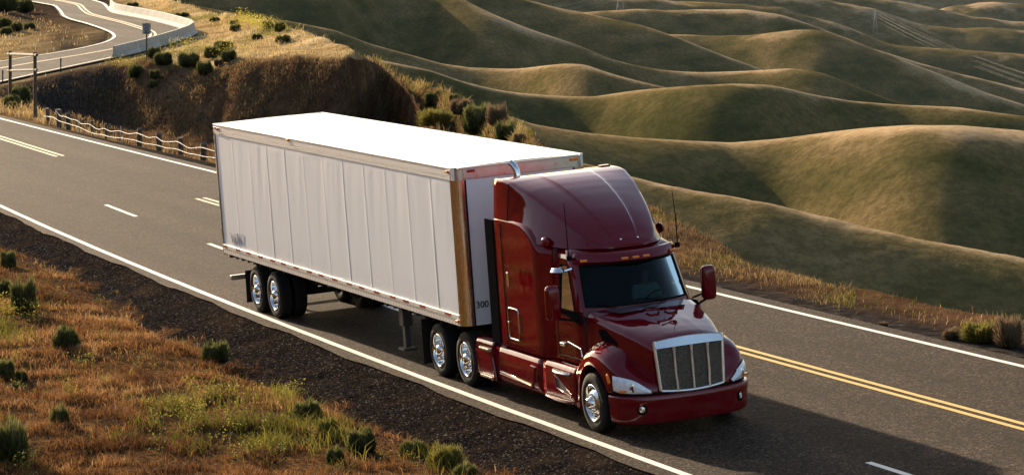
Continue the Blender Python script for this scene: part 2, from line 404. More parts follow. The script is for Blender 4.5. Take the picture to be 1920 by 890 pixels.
# the distant road bend: polylines on its plane
def resample(P, n):
    P = np.array(P); s_ = np.r_[0, np.cumsum(np.linalg.norm(np.diff(P, axis=0), axis=1))]
    q = np.linspace(0, s_[-1], n); return np.stack([np.interp(q, s_, P[:, i]) for i in range(3)], 1)
def smooth_line(P, it=6):
    P = P.copy()
    for _ in range(it): P[1:-1] = (P[:-2]+2*P[1:-1]+P[2:])/4
    return P
def on_plane(px, n=160): return smooth_line(resample([onp(u, v) for u, v in px], n))
FOG_OUT = on_plane([(-420, 250), (-150, 187), (0, 153), (105, 130), (210, 108), (255, 97), (300, 84), (338, 72), (356, 64), (358, 60), (351, 57), (320, 48), (276, 37), (240, 30), (209, 24), (195, 7), (172, 0), (110, -16), (40, -28)])
YEL = on_plane([(-420, 205), (-150, 157), (0, 128), (113, 109.5), (211, 93), (268, 80), (286, 70), (289, 65), (283, 59), (236, 44), (200, 35), (168, 27), (158, 20), (148, 9), (125, 4), (101, 0), (40, -14), (-30, -26)])
FOG_IN = on_plane([(-420, 182), (-150, 140), (0, 115), (128, 96), (189, 83), (210, 75), (217, 69), (209, 61), (186, 52), (162, 44), (134, 37), (118, 30), (116, 24), (104, 11), (70, 5), (30, -2), (-30, -14), (-100, -26)])
axis = (FOG_OUT+FOG_IN)/2
def widen(P, dist): v_ = P-axis; v_ = v_/np.linalg.norm(v_, axis=1)[:, None]; return P+v_*dist
EDGE_O, EDGE_I = widen(FOG_OUT, .8), widen(FOG_IN, .9)
# flatten the terrain under and beside that road
mask = (U[None, :] < 420) & (GK > 3.2) & (GK < N_NEAR-1)
mi_, mj_ = np.where(mask)
gx, gy = GX[0][mask], GX[1][mask]
allp = np.concatenate([EDGE_O*(1-t)+EDGE_I*t for t in np.linspace(0, 1, 9)])[:, :2]
dist = np.full(len(gx), 1e9)
for p in allp[::2]: dist = np.minimum(dist, (gx-p[0])**2+(gy-p[1])**2)
dist = np.sqrt(dist); wgt = np.clip(1-(dist-2.0)/4.5, 0, 1)
ph_ = plane_h(U[mj_], GD[mask])-.12
GH[mask] = GH[mask]*(1-wgt)+ph_*wgt
GX = [CAM[i]+GD*(VW[i]+RT[i]*kk[None, :])+UP[i]*GH for i in range(3)]
GP = np.stack(GX, -1); GV = h2v(GH, GD)
def surf(u, row):
    """terrain point at column u (px) and fractional row"""
    a = np.clip((u-U[0])/5, 0, NU-1.001); i, j = int(row), int(a); fr, fu = row-i, a-j
    i2 = min(i+1, len(GP)-1)
    return (GP[i, j]*(1-fu)+GP[i, j+1]*fu)*(1-fr)+(GP[i2, j]*(1-fu)+GP[i2, j+1]*fu)*fr
NROW_NEAR = int(np.searchsorted(GK[:, 0], N_NEAR-1))
VMIN = np.minimum.accumulate(GV, axis=0)
def surf_uv(u, v):
    """nearest visible terrain point under pixel (u, v)"""
    j = int(np.clip(round((u-U[0])/5), 0, NU-1)); col = GV[:, j]
    for i in range(len(col)-1):
        if col[i] >= v > col[i+1]: return surf(u, i+(col[i]-v)/max(1e-6, col[i]-col[i+1]))
    return surf(u, int(np.argmin(np.abs(col[:NROW_NEAR]-v))))

# ---------------------------------------------------------------- ground materials
def ground(name, stops, scale=1.0, attr=None, fine=.35, bump=.6, bdist=.15, fade=None):
    m = NT(name)
    big = m.noise(.035*scale, 4); med = m.noise(.35*scale, 5, .65); fin = m.noise(3.2*scale, 5, .7)
    mixf = m.math('ADD', m.math('MULTIPLY', big, .45), m.math('MULTIPLY', med, .55))
    c = m.ramp(mixf, stops)
    c = m.mix(m.math('MULTIPLY', m.ramp(fin, [(.38, 1.0), (.62, 0.0)]), fine), c, (.016, .012, .008))
    return m, c, fin, med
mh = NT('hill_grass')
big = mh.noise(.0045, 4, .6); med = mh.noise(.03, 5, .62); fin = mh.noise(.42, 5, .72); vf = mh.noise(1.7, 4, .75)
streak = mh.noise(.02, 5, .62, stretch=(1, 1, 5))
f = mh.math('ADD', mh.math('ADD', mh.math('MULTIPLY', big, .30), mh.math('MULTIPLY', streak, .3)), mh.math('MULTIPLY', med, .40))
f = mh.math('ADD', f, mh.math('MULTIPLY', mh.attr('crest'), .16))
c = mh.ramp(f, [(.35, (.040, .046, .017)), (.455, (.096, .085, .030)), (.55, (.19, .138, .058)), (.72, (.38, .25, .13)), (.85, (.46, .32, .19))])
c = mh.mix(mh.math('MULTIPLY', mh.ramp(fin, [(.43, 1.0), (.57, 0.0)]), .38), c, (.026, .026, .010))
c = mh.mix(mh.math('MULTIPLY', mh.ramp(vf, [(.42, 1.0), (.58, 0.0)]), .25), c, (.03, .028, .012))
c = mh.mix(mh.math('MULTIPLY', mh.ramp(mh.math('ADD', mh.attr('crest'), mh.math('MULTIPLY', mh.math('SUBTRACT', med, .5), 1.4)), [(.34, 0.0), (.85, 1.0)]), .85), c, mh.ramp(fin, [(.32, (.33, .225, .115)), (.5, (.46, .32, .175)), (.7, (.56, .41, .25))]))  # dry ridge tops, lightened further to paint in the sunlit crest rims
mh.set(Base_Color=c, Roughness=1.0, Specular_IOR_Level=0.0)
b1 = mh.bump(fin, .5, .6); mh.set(Normal=mh.bump(vf, .6, .2, b1)); M_hill = mh.m

mr, c, fin, med = ground('roadside_soil_and_grass', [(.36, (.045, .024, .014)), (.47, (.085, .046, .025)), (.58, (.15, .085, .043)), (.68, (.22, .14, .07))], 1.0)
c = mr.mix(mr.attr('gold'), c, mr.ramp(med, [(.35, (.22, .145, .06)), (.55, (.42, .30, .145)), (.7, (.54, .42, .24))]))
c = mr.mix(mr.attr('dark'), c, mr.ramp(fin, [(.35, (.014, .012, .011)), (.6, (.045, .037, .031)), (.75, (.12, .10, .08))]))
c = mr.mix(mr.attr('green'), c, mr.ramp(fin, [(.35, (.05, .06, .015)), (.65, (.15, .16, .04))]))
mr.set(Base_Color=c, Roughness=1.0, Specular_IOR_Level=0.0)
b1 = mr.bump(med, .6, .35); mr.set(Normal=mr.bump(fin, .8, .06, b1)); M_road_side = mr.m

def asphalt(name, lo, hi):
    m = NT(name)
    fin = m.noise(38., 3, .8); med = m.noise(1.3, 5, .6); lane = m.noise(.42, 4, .55, stretch=(.05, 1.8, 1))
    vo_ = m.n('TexVoronoi', Scale=30.); m.l(m.pos(), vo_.inputs['Vector'])
    sep = m.n('SeparateColor'); m.l(vo_.outputs['Color'], sep.inputs[0])
    c = m.ramp(sep.outputs[0], [(0.0, tuple(x*.25 for x in lo)), (.45, lo), (.8, hi), (1.0, tuple(min(1, x*2.3) for x in hi))])
    g = m.math('ADD', m.math('MULTIPLY', med, .5), m.math('MULTIPLY', lane, .5))
    c = m.mix(1.0, c, m.ramp(g, [(.34, .48), (.5, .98), (.64, 1.42)]), 'MULTIPLY')
    sy = m.n('SeparateXYZ'); m.l(m.pos(), sy.inputs[0])
    tr_ = m.math('SINE', m.math('ADD', m.math('MULTIPLY', sy.outputs[1], 3.45), m.math('MULTIPLY', med, 1.6)))
    c = m.mix(1.0, c, m.ramp(m.math('ADD', m.math('MULTIPLY', tr_, .5), .5), [(.0, .86), (1.0, 1.12)]), 'MULTIPLY')
    vc = m.n('TexVoronoi', Scale=.35); vc.feature = 'DISTANCE_TO_EDGE'
    ps = m.n('Vector' + 'Math', operation='ADD'); m.l(m.pos(), ps.inputs[0]); m.l(m.noise(1.5, 4, out='Color'), ps.inputs[1]); m.l(ps.outputs[0], vc.inputs['Vector'])
    c = m.mix(m.ramp(vc.outputs['Distance'], [(0.0, .75), (.016, 0.0)]), c, (.012, .011, .010))
    m.set(Base_Color=c, Roughness=m.ramp(med, [(.3, .92), (.7, 1.0)]), Specular_IOR_Level=.06, Normal=m.bump(fin, .5, .012)); return m.m
M_asphalt = asphalt('asphalt', (.0235, .0155, .0104), (.048, .0325, .0225))
M_asphalt_far = asphalt('asphalt_bend', (.040, .030, .023), (.066, .050, .039))
def linepaint(name, col):
    m = NT(name); f = m.noise(9., 6, .75); w = m.ramp(f, [(.30, 0.0), (.40, 1.0)])
    g = m.noise(55., 3, .7)
    c = m.mix(m.ramp(g, [(.35, 0.0), (.5, 1.0)]), tuple(x*.7 for x in col), col)
    m.set(Base_Color=m.mix(w, (.13, .11, .09), c), Roughness=.7, Specular_IOR_Level=.3); return m.m
M_white_line = linepaint('white_line_paint', (.74, .69, .60)); M_yellow_line = linepaint('yellow_line_paint', (.66, .40, .09))
mg = NT('cinder_gravel')
vo1 = mg.n('TexVoronoi', Scale=30.); mg.l(mg.pos(), vo1.inputs['Vector']); sp1 = mg.n('SeparateColor'); mg.l(vo1.outputs['Color'], sp1.inputs[0])
n1 = mg.noise(.9, 5, .65); n2 = mg.noise(9., 5, .75)
cg = mg.ramp(sp1.outputs[0], [(.0, (.006, .005, .005)), (.6, (.016, .013, .0115)), (.93, (.034, .027, .023)), (1.0, (.15, .13, .11))])
cg = mg.mix(mg.ramp(n1, [(.50, 0.0), (.72, .5)]), cg, (.050, .033, .022))
cs = mg.ramp(n2, [(.34, (.028, .018, .012)), (.5, (.11, .058, .026)), (.66, (.24, .125, .048))])
mg.set(Base_Color=mg.mix(mg.attr('grass'), cg, cs), Roughness=1.0, Specular_IOR_Level=0.0)
b1 = mg.bump(vo1.outputs['Distance'], .9, .04); mg.set(Normal=mg.bump(n2, .7, .06, b1)); M_gravel = mg.m

# ---------------------------------------------------------------- build far terrain
def grid_faces(nr, nc):
    i = np.arange(nr*nc).reshape(nr, nc); return np.stack([i[:-1, :-1], i[:-1, 1:], i[1:, 1:], i[1:, :-1]], -1).reshape(-1, 4)
n1_ = NROW_NEAR+1
Ug = np.broadcast_to(U[None, :], GD.shape)
gold = np.clip((GK-4.02)*9, 0, 1)*np.clip((700-Ug)/25, 0, 1)*np.clip(1-(GK-6.0)*3, 0, 1)
gold = np.maximum(gold, np.clip(1-np.abs(GK-1.7)*1.1, 0, 1)*np.clip((420-Ug)/60, 0, 1)*.8)
gold = np.maximum(gold, np.exp(-((GK-4.0)/.22)**2)*np.clip((Ug-1000)/100, 0, 1)*.25)
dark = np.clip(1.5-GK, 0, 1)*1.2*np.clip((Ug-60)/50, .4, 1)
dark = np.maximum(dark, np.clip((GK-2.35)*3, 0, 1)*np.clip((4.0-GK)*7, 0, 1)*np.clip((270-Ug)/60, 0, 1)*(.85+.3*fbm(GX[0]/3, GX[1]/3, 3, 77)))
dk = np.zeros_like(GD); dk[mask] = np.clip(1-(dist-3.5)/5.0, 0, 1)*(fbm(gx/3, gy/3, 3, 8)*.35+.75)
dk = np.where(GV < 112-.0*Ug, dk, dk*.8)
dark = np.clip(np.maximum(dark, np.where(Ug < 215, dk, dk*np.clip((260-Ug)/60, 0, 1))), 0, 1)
green = np.clip((GK-4.4)*2, 0, 1)*np.clip((Ug-1300)/100, 0, 1)*.8+np.exp(-((GK-3.1)/.5)**2)*np.clip((Ug-1330)/100, 0, 1)*np.clip((1640-Ug)/60, 0, 1)*.75
green = np.maximum(green, np.clip((fbm(GX[0]/7, GX[1]/7, 3, 21)-.3)*1.5, 0, 1)*np.clip((GK-4.1)*4, 0, 1)*np.clip((700-Ug)/30, 0, 1)*np.clip((Ug-200)/20, 0, 1)*.6)
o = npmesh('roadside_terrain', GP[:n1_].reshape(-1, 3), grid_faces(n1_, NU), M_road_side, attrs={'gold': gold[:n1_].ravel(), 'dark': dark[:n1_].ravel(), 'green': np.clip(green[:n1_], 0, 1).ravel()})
tag(o, kind='structure')
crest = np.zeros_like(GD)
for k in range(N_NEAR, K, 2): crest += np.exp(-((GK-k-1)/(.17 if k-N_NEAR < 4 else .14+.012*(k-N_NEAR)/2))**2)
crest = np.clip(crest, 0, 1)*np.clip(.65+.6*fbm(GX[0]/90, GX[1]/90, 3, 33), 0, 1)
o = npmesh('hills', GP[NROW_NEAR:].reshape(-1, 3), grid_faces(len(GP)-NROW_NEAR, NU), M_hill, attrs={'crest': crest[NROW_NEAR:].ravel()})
tag(o, kind='structure')

# ---------------------------------------------------------------- main road
q2 = lambda x: np.minimum(0, x-8.0)**2
yF = lambda x: -.305+5.4e-4*q2(x); yL = lambda x: 8.46+1.0e-4*q2(x); yD = lambda x: 2.29+5.6e-4*q2(x); yY = lambda x: 5.56+2.5e-4*q2(x)
yE = lambda x: yF(x)-.33-.05*np.sin(x*.9)-.03*np.sin(x*2.3+1); yE2 = lambda x: yL(x)+.42
xs = np.arange(-150, 34, 1.0)
P = np.stack([np.stack([xs, yE(xs)*(1-t)+yE2(xs)*t, 0*xs], 1) for t in np.linspace(0, 1, 13)], 1)
o = npmesh('road', P.reshape(-1, 3), grid_faces(len(xs), 13), M_asphalt); tag(o, kind='structure')
def strip(name, x0, x1, yc, w, mat, z=.004):
    xs_ = np.arange(x0, x1+.01, min(1.0, (x1-x0)/4)); c_ = yc(xs_)
    jit = .006*fbm(xs_*1.7, xs_*0+yc(0.0), 3, 5)
    P_ = np.stack([np.stack([xs_, c_-w/2+jit, 0*xs_+z], 1), np.stack([xs_, c_+w/2+jit*.7, 0*xs_+z], 1)], 1)
    return P_.reshape(-1, 3), grid_faces(len(xs_), 2)
def strips(name, L_, mat):
    V, F, o_ = [], [], 0
    for a in L_:
        v_, f_ = a; V.append(v_); F.append(f_+o_); o_ += len(v_)
    return tag(npmesh(name, np.concatenate(V), np.concatenate(F), mat), kind='structure')
strips('road_white_markings', [strip('', -150, 34, yF, .14, 0), strip('', -150, 34, yL, .13, 0)]+[strip('', x, x+4.9, yD, .12, 0) for x in (-37.7, -25.6, -13.4, -1.25, 10.9, 23.0)], M_white_line)
yl1 = lambda x: yY(x)-.12; yl2 = lambda x: yY(x)+.12
strips('road_yellow_markings', [strip('', a, b, y_, .11, 0) for a, b in ((-30, 34),) for y_ in (yl1, yl2)], M_yellow_line)
M_sunlit_yellow = linepaint('sunlit_yellow_paint', (.66, .52, .31))  # paler yellow: strong sun on the lines is painted into the colour
strips('road_sunlit_markings', [strip('', a, b, y_, .11, 0) for a, b in ((-150, -54.3), (-36.6, -30.02)) for y_ in (yl1, yl2)], M_sunlit_yellow)
# distant bend
def ribbon(A, B, n=7, lift=0.0):
    P_ = np.stack([A*(1-t)+B*t for t in np.linspace(0, 1, n)], 1); P_[..., 2] += lift
    return P_.reshape(-1, 3), grid_faces(len(A), n)
V, F = ribbon(EDGE_O, EDGE_I, 9); tag(npmesh('distant_road_bend', V, F, M_asphalt_far), kind='structure')
def line_on(P, w, off=0.0, lift=.02):
    t_ = np.gradient(P, axis=0); n_ = np.stack([-t_[:, 1], t_[:, 0], 0*t_[:, 0]], 1); n_ /= np.linalg.norm(n_, axis=1)[:, None]
    return ribbon(P+n_*(off-w/2), P+n_*(off+w/2), 2, lift)
strips('distant_road_white_markings', [line_on(FOG_OUT, .22), line_on(FOG_IN, .22)], M_white_line)
strips('distant_road_yellow_markings', [line_on(YEL, .16, -.17), line_on(YEL, .16, .17)], M_sunlit_yellow)

# ---------------------------------------------------------------- near verge and mound
bpx = [(-300, 350), (0, 462), (60, 482), (120, 505), (170, 535), (210, 570), (250, 603), (300, 625), (340, 640), (400, 668), (470, 712), (540, 733), (600, 768), (700, 800), (790, 832), (880, 868), (960, 905), (1100, 960), (1300, 1040)]
bw = np.array([onz(u, v, -.30) for u, v in bpx]); bo = np.argsort(bw[:, 0])
yG = lambda x: np.interp(x, bw[bo, 0], bw[bo, 1])
def near_z(x, y):
    x = np.asarray(x, float); y = np.asarray(y, float)
    e = yE(x); q = np.maximum(0, e-y); g = np.maximum(.8, e-yG(x)); p_ = np.maximum(0, q-g)
    z = -.03-.10*np.clip(q/.25, 0, 1)-.26*np.clip(q/g, 0, 1)**1.2
    z = z+.34*(1-np.exp(-p_/.7))+.055*p_+.42*np.maximum(0, np.minimum(p_, 75)-24)+.6*fbm(x/14, y/14, 3, 15)*np.clip((p_-15)/20, 0, 1)*2
    rough = np.clip(q/.5, 0, 1)
    z = z+rough*(.035*fbm(x/.55, y/.55, 4, 11)+.16*fbm(x/3.2, y/3.2, 3, 12)*np.clip(p_/1.5, .15, 1))
    return z
xs = np.concatenate([np.arange(-130, -44, .6), np.arange(-44, 16, .14), np.arange(16, 62, .8)])
qs = np.concatenate([[0.0, .08, .16, .25, .35], np.arange(.5, 11, .13), np.arange(11, 30, .8), np.arange(30, 100, 2.)])
X, Q = np.meshgrid(xs, qs, indexing='ij'); Y = yE(X)+.05-Q
Z = near_z(X, Y); Z[:, 0] = -.02
gm = np.clip((yG(X)-Y+.25+.55*fbm(X/.8, Y/.8, 4, 13))/.5, 0, 1)
hole = np.clip((fbm(X/1.7, Y/1.7, 3, 14)-.35)*3, 0, 1)*np.clip((X+32)/6, 0, 1)*.55
o = npmesh('gravel_verge', np.stack([X, Y, Z], -1).reshape(-1, 3), grid_faces(len(xs), len(qs)), M_gravel, attrs={'grass': (gm*(1-hole)).ravel()}); tag(o, kind='structure')
# ================================================================ trailer
TL, TW, ZB, ZT = 14.6, 2.59, 1.135, 4.06
tr = empty('box_trailer', (-7.3, TW/2, 0), 'long white box trailer with brushed aluminium rails, coupled behind the dark red truck', 'trailer')
# --- wall skin: shallow waves between riveted seams every 1.22 m
def skin(y, sgn, name):
    xs_ = np.arange(-TL+.04, -.18, .035); zs_ = np.linspace(1.33, 3.83, 60)
    X, Z = np.meshgrid(xs_, zs_, indexing='ij'); d = np.zeros_like(X)
    ph = ((X+TL) % 1.216)/1.216; seam = np.minimum(ph, 1-ph)*1.216
    d += .006*np.exp(-(seam/.018)**2)
    up = np.clip((Z-2.2)/1.5, 0, 1); ed = np.clip((Z-1.33)/.15, 0, 1)*np.clip((3.83-Z)/.12, 0, 1)
    d += ed*(.0026*fbm(X*1.15+Z*.25, Z*.18, 3, 41)*(.45+up)+.0016*fbm(X*3.1-Z*.5, Z*.35, 2, 42)*(.3+up))
    P_ = np.stack([X, y-sgn*d, Z], -1)
    b = MB(); b.grid(P_); o = b.build(name, M_tr_skin, tr, smooth=180, recalc=False); return o
m = NT('trailer_skin'); f = m.noise(.8, 5, vec=m.objp(), stretch=(1, 1, .25)); g = m.noise(14., 4, vec=m.objp())
seamx = m.n('SeparateXYZ'); m.l(m.pos(), seamx.inputs[0])
fx = m.math('FRACT', m.math('MULTIPLY', m.math('ADD', seamx.outputs[0], TL), 1/1.216)); dx = m.math('ABSOLUTE', m.math('SUBTRACT', m.math('FRACT', m.math('ADD', fx, .5)), .5))
rz = m.math('ABSOLUTE', m.math('SUBTRACT', m.math('FRACT', m.math('MULTIPLY', seamx.outputs[2], 16.)), .5))
riv = m.math('MULTIPLY', m.math('LESS_THAN', dx, .007), m.math('LESS_THAN', rz, .22))
line = m.math('LESS_THAN', m.math('ABSOLUTE', m.math('SUBTRACT', dx, .018)), .003)
c = m.mix(f, (.725, .755, .79), (.77, .795, .825))
c = m.mix(m.math('MULTIPLY', m.math('MAXIMUM', riv, line), .30), c, (.42, .40, .38))
low = m.math('MULTIPLY', m.ramp(m.math('SUBTRACT', seamx.outputs[2], 1.0), [(.3, 1.0), (.85, 0.0)]), m.ramp(g, [(.4, 0.0), (.75, .35)]))
m.set(Base_Color=m.mix(low, c, (.42, .37, .32)), Roughness=.42, Specular_IOR_Level=.5); M_tr_skin = m.m
M_tr_white = simple('trailer_white', (.76, .75, .73), .4, var=.05, vscale=3)
M_tr_roof = simple('trailer_roof', (.74, .735, .72), .5, var=.03, vscale=2)
m = NT('aluminium_rail')
f = m.noise(5., 5, vec=m.objp()); m.set(Base_Color=m.mix(f, (.72, .70, .66), (.84, .82, .78)), Metallic=.15, Roughness=.38, Normal=m.bump(m.noise(60., 2, vec=m.objp()), .2, .005)); M_rail = m.m
m = NT('riveted_rail'); sx = m.n('SeparateXYZ'); m.l(m.pos(), sx.inputs[0])
fx = m.math('SUBTRACT', m.math('FRACT', m.math('MULTIPLY', sx.outputs[0], 1/.155)), .5); fz = m.math('SUBTRACT', m.math('FRACT', m.math('MULTIPLY', m.math('SUBTRACT', sx.outputs[2], 1.135), 1/.062)), .5)
rr = m.math('ADD', m.math('POWER', m.math('MULTIPLY', fx, .155), 2.0), m.math('POWER', m.math('MULTIPLY', fz, .062), 2.0))
dot = m.math('MULTIPLY', m.math('LESS_THAN', rr, .00019), m.math('LESS_THAN', sx.outputs[2], 1.255))
f = m.noise(4., 5, vec=m.objp())
c = m.mix(f, (.70, .68, .63), (.84, .82, .78)); c = m.mix(dot, c, (.13, .11, .10))
m.set(Base_Color=c, Metallic=.35, Roughness=.42); M_rail_low = m.m
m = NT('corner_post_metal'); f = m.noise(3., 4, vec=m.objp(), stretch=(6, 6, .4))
m.set(Base_Color=m.mix(f, (.72, .60, .42), (.88, .78, .62)), Metallic=1.0, Roughness=m.ramp(f, [(.3, .14), (.7, .30)])); M_post = m.m  # golden tint paints the warm slope's reflection into the metal
skin(0.0, 1, 'side_wall'); skin(TW, -1, 'side_wall')
b = MB(); b.span((-TL+.04, .03, 1.16), (-.16, TW-.03, 4.0)); b.build('cargo_box', M_tr_white, tr, smooth=0)
# roof, slightly crowned
P = [[(x, y, 4.055+.025*(1-((y-TW/2)/(TW/2))**2)) for y in np.linspace(.05, TW-.05, 15)] for x in np.linspace(-TL+.02, -.03, 60)]
P = np.array(P); P[..., 2] += .004*fbm(P[..., 0]*1.1, P[..., 1]*.8, 3, 51)
b = MB(); b.grid(P); b.build('roof', M_tr_roof, tr, smooth=180)
for y0, s_ in ((-.018, 1), (TW+.018, -1)):
    b = MB()
    b.span((-TL, y0, 3.90), (-.02, y0+s_*.06, 4.05)); b.span((-TL, y0+s_*.006, 3.83), (-.02, y0+s_*.05, 3.897))
    b.span((-TL, y0-s_*.012, 4.045), (-.02, y0+s_*.05, 4.068))
    b.build('top_rail', M_rail, tr, smooth=0, bevel=.006)
    b = MB()
    b.span((-TL, y0, 1.135), (-.15, y0+s_*.05, 1.262)); b.span((-TL, y0-s_*.012, 1.265), (-.15, y0+s_*.045, 1.335))
    bot = b.build('bottom_rail', M_rail_low, tr, smooth=0, bevel=.004)
    b = MB(); yy = y0-s_*.014
    for x in (-14.4, -13.46, -12.72, -11.86, -11.02, -10.29, -9.45, -8.6, -7.85, -7.0, -6.12, -5.39, -4.52, -3.62, -2.9, -2.01, -.7):
        b.add([(x-.17, yy, 1.275), (x+.15, yy, 1.275), (x+.15, yy, 1.327), (x-.17, yy, 1.327)], [(0, 1, 2, 3)])
    b.build('tape_stripe', simple('reflective_red', (.30, .045, .03), .35, var=.35, vscale=2.5), bot, smooth=0)
# front: rounded polished corner posts, nose wall, front rail
for s_, yc_ in ((1, 0.0), (-1, TW)):
    b = MB(); prof = [(-.16, -.012)]+[(-.15+.19*math.sin(t), .17-.19*math.cos(t)-.0) for t in np.linspace(0.05, math.pi/2, 9)]+[(.042, .20)]
    P = [[(px_, yc_+s_*py_, z) for px_, py_ in prof] for z in (1.14, 1.9, 2.7, 3.3, 3.83)]
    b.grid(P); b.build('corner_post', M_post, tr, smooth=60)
    b = MB(); P = [[(px_, yc_+s_*py_, z) for px_, py_ in prof] for z in (3.832, 4.04)]
    b.grid(P); b.build('corner_cap', M_alu_dull, tr, smooth=60)
    b = MB(); b.span((.036, yc_+s_*.195, 1.14), (.056, yc_+s_*.222, 3.83)); b.build('edge_strip', M_dark, tr, smooth=0)
b = MB(); b.span((-.2, .2, 1.14), (.035, TW-.2, 3.84)); b.build('front_wall', M_tr_white, tr, smooth=0)
b = MB(); b.span((-.15, .17, 3.842), (.055, TW-.17, 4.03)); b.span((-.1, .1, 4.03), (.062, TW-.1, 4.066)); b.build('front_rail', M_alu_dull, tr, smooth=0, bevel=.006)
# rear frame and doors
b = MB()
b.span((-TL-.06, -.02, 1.1), (-TL, .10, 4.07)); b.span((-TL-.06, TW-.10, 1.1), (-TL, TW+.02, 4.07)); b.span((-TL-.06, .1, 3.88), (-TL, TW-.1, 4.07)); b.span((-TL-.06, .1, 1.0), (-TL, TW-.1, 1.2))
b.build('rear_frame', M_alu_dull, tr, smooth=0, bevel=.008)
for y in (.1, 1.3):
    b = MB(); b.span((-TL-.04, y+.005, 1.2), (-TL+.02, y+1.18, 3.87)); b.build('rear_door', M_tr_white, tr, smooth=0, bevel=.01)
# marker lights
for (x, y, z, mt) in ((-TL+.12, -.035, 3.985, M_redlens), (-TL+.33, -.035, 3.975, M_redlens), (-9.35, -.035, 4.02, M_amber), (-.22, -.035, 3.99, M_amber), (.065, .33, 3.99, M_redlens), (.07, TW-.2, 3.985, M_amber), (-.25, -.035, 1.22, M_amber)):
    b = MB(); b.box((x, y, z), (.13 if y < 0 else .035, .035 if y < 0 else .15, .05)); b.build('marker_light', mt, tr, smooth=0, bevel=.012)
# lettering and the faded scrawl
M_ink = simple('black_lettering', (.02, .02, .02), .6)
text('300', .17, Matrix.Translation((.038, .375, 1.51)) @ Matrix.Rotation(R(90), 4, 'Z') @ Matrix.Rotation(R(90), 4, 'X'), M_ink, 'lettering', tr, .001)
b = MB(); rg = random.Random(3)
for k in range(7):
    x0 = -13.95+k*.11; pts = [(x0+rg.uniform(-.05, .16), -.012, 1.40+rg.uniform(0, .30)) for _ in range(4)]; b.tube(pts, .006, 4)
b.build('scrawl_lettering', simple('faded_ink', (.30, .29, .28), .7), tr, smooth=60)
# underbody
b = MB()
b.span((-TL+.1, .78, .92), (-.3, .86, 1.14)); b.span((-TL+.1, TW-.86, .92), (-.3, TW-.78, 1.14))
for x in np.arange(-TL+.3, -.4, .42): b.span((x, .03, 1.06), (x+.05, TW-.03, 1.15))
b.build('floor_frame', M_dark, tr, smooth=0)
b = MB(); b.span((-13.6, .80, .72), (-10.2, .90, .92)); b.span((-13.6, TW-.90, .72), (-10.2, TW-.80, .92))
for x in (-13.4, -12.0, -10.4): b.span((x, .8, .76), (x+.1, TW-.8, .88))
b.build('axle_slider', M_dark, tr, smooth=0, bevel=.01)
b = MB(); b.tube([(-10.0, .9, .80), (-8.6, .95, .80)], .012, 6); b.span((-10.1, .75, .78), (-9.6, 1.75, .9)); b.build('slider_stop', M_alu_dull, tr, smooth=0)
for x in (-12.56, -11.33):
    b = MB(); b.tube([(x, .25, .5), (x, TW-.25, .5)], .075, 12); b.tube([(x+.2, .85, .55), (x+.2, .85, .9)], .13, 10); b.tube([(x+.2, TW-.85, .55), (x+.2, TW-.85, .9)], .13, 10); b.build('axle', M_dark, tr)
for y in (.42, TW-.42):
    b = MB(); b.span((-4.33, y-.10, .62), (-4.11, y+.10, 1.14)); b.span((-4.29, y-.06, .20), (-4.15, y+.06, .62)); b.box((-4.22, y, .165), (.34, .28, .05)); b.tube([(-4.22, y, .9), (-3.4, y+.3, 1.12)], .03, 6)
    b.build('landing_leg', simple('landing_gear_paint', (.05, .048, .045), .6, var=.4), tr, smooth=0, bevel=.012)
for y in (.30, TW-.30):
    b = MB(); P = [[(-13.22-.03*t+.012*math.sin(3*t+y), yy, .86-.72*t) for yy in np.linspace(y-.29, y+.29, 5)] for t in np.linspace(0, 1, 6)]
    b.grid(P); P2 = np.array(P)+np.array((-.012, 0, 0)); b.grid(P2); b.build('mud_flap', M_rubber, tr)
b = MB(); b.span((-TL-.02, .08, .50), (-TL+.08, TW-.08, .61)); b.build('underride_bar', M_alu_dull, tr, smooth=0, bevel=.008)
for y in (.75, TW-.75):
    b = MB(); b.span((-TL, y-.05, .6), (-TL+.09, y+.05, 1.1)); b.build('underride_upright', M_dark, tr, smooth=0)
b = MB(); b.span((-2.4, .75, .98), (-.2, TW-.75, 1.13)); b.build('kingpin_plate', M_dark, tr, smooth=0, bevel=.01)

# ---------------------------------------------------------------- wheels (prototypes around the origin, outer face towards -y)
def tyre_mesh(name, w, r=.505, ri=.292):
    pr_ = [(ri, -w/2+.025), (ri+.03, -w/2+.008), (ri+.10, -w/2), (r-.07, -w/2+.004), (r-.022, -w/2+.022)]
    g = []; n = 5
    for k in range(n):
        a = -w/2+.03+(w-.06)*k/n; e_ = a+(w-.06)/n
        g += [(r-.004 if k in (0,) else r, a+.008), (r, e_-.008), (r-.014, e_-.005), (r-.014, e_+.005)]
    pr_ += g[:-2]+[(r-.022, w/2-.022), (r-.07, w/2-.004), (ri+.1, w/2), (ri+.03, w/2-.008), (ri, w/2-.025)]
    b = MB(); b.rev(pr_, (0, 0, 0), n=56); o = b.build(name, M_rubber, None, smooth=32); return o
def hub_bits(b, y, r_pc=.145, n=10, rr=.017, ln=.045):
    for k in range(n):
        t = 2*math.pi*(k+.5)/n; c_ = (r_pc*math.cos(t), y, r_pc*math.sin(t))
        b.rev([(rr, 0), (rr, -ln*.7), (rr*.55, -ln), (.0005, -ln)], c_, n=7)
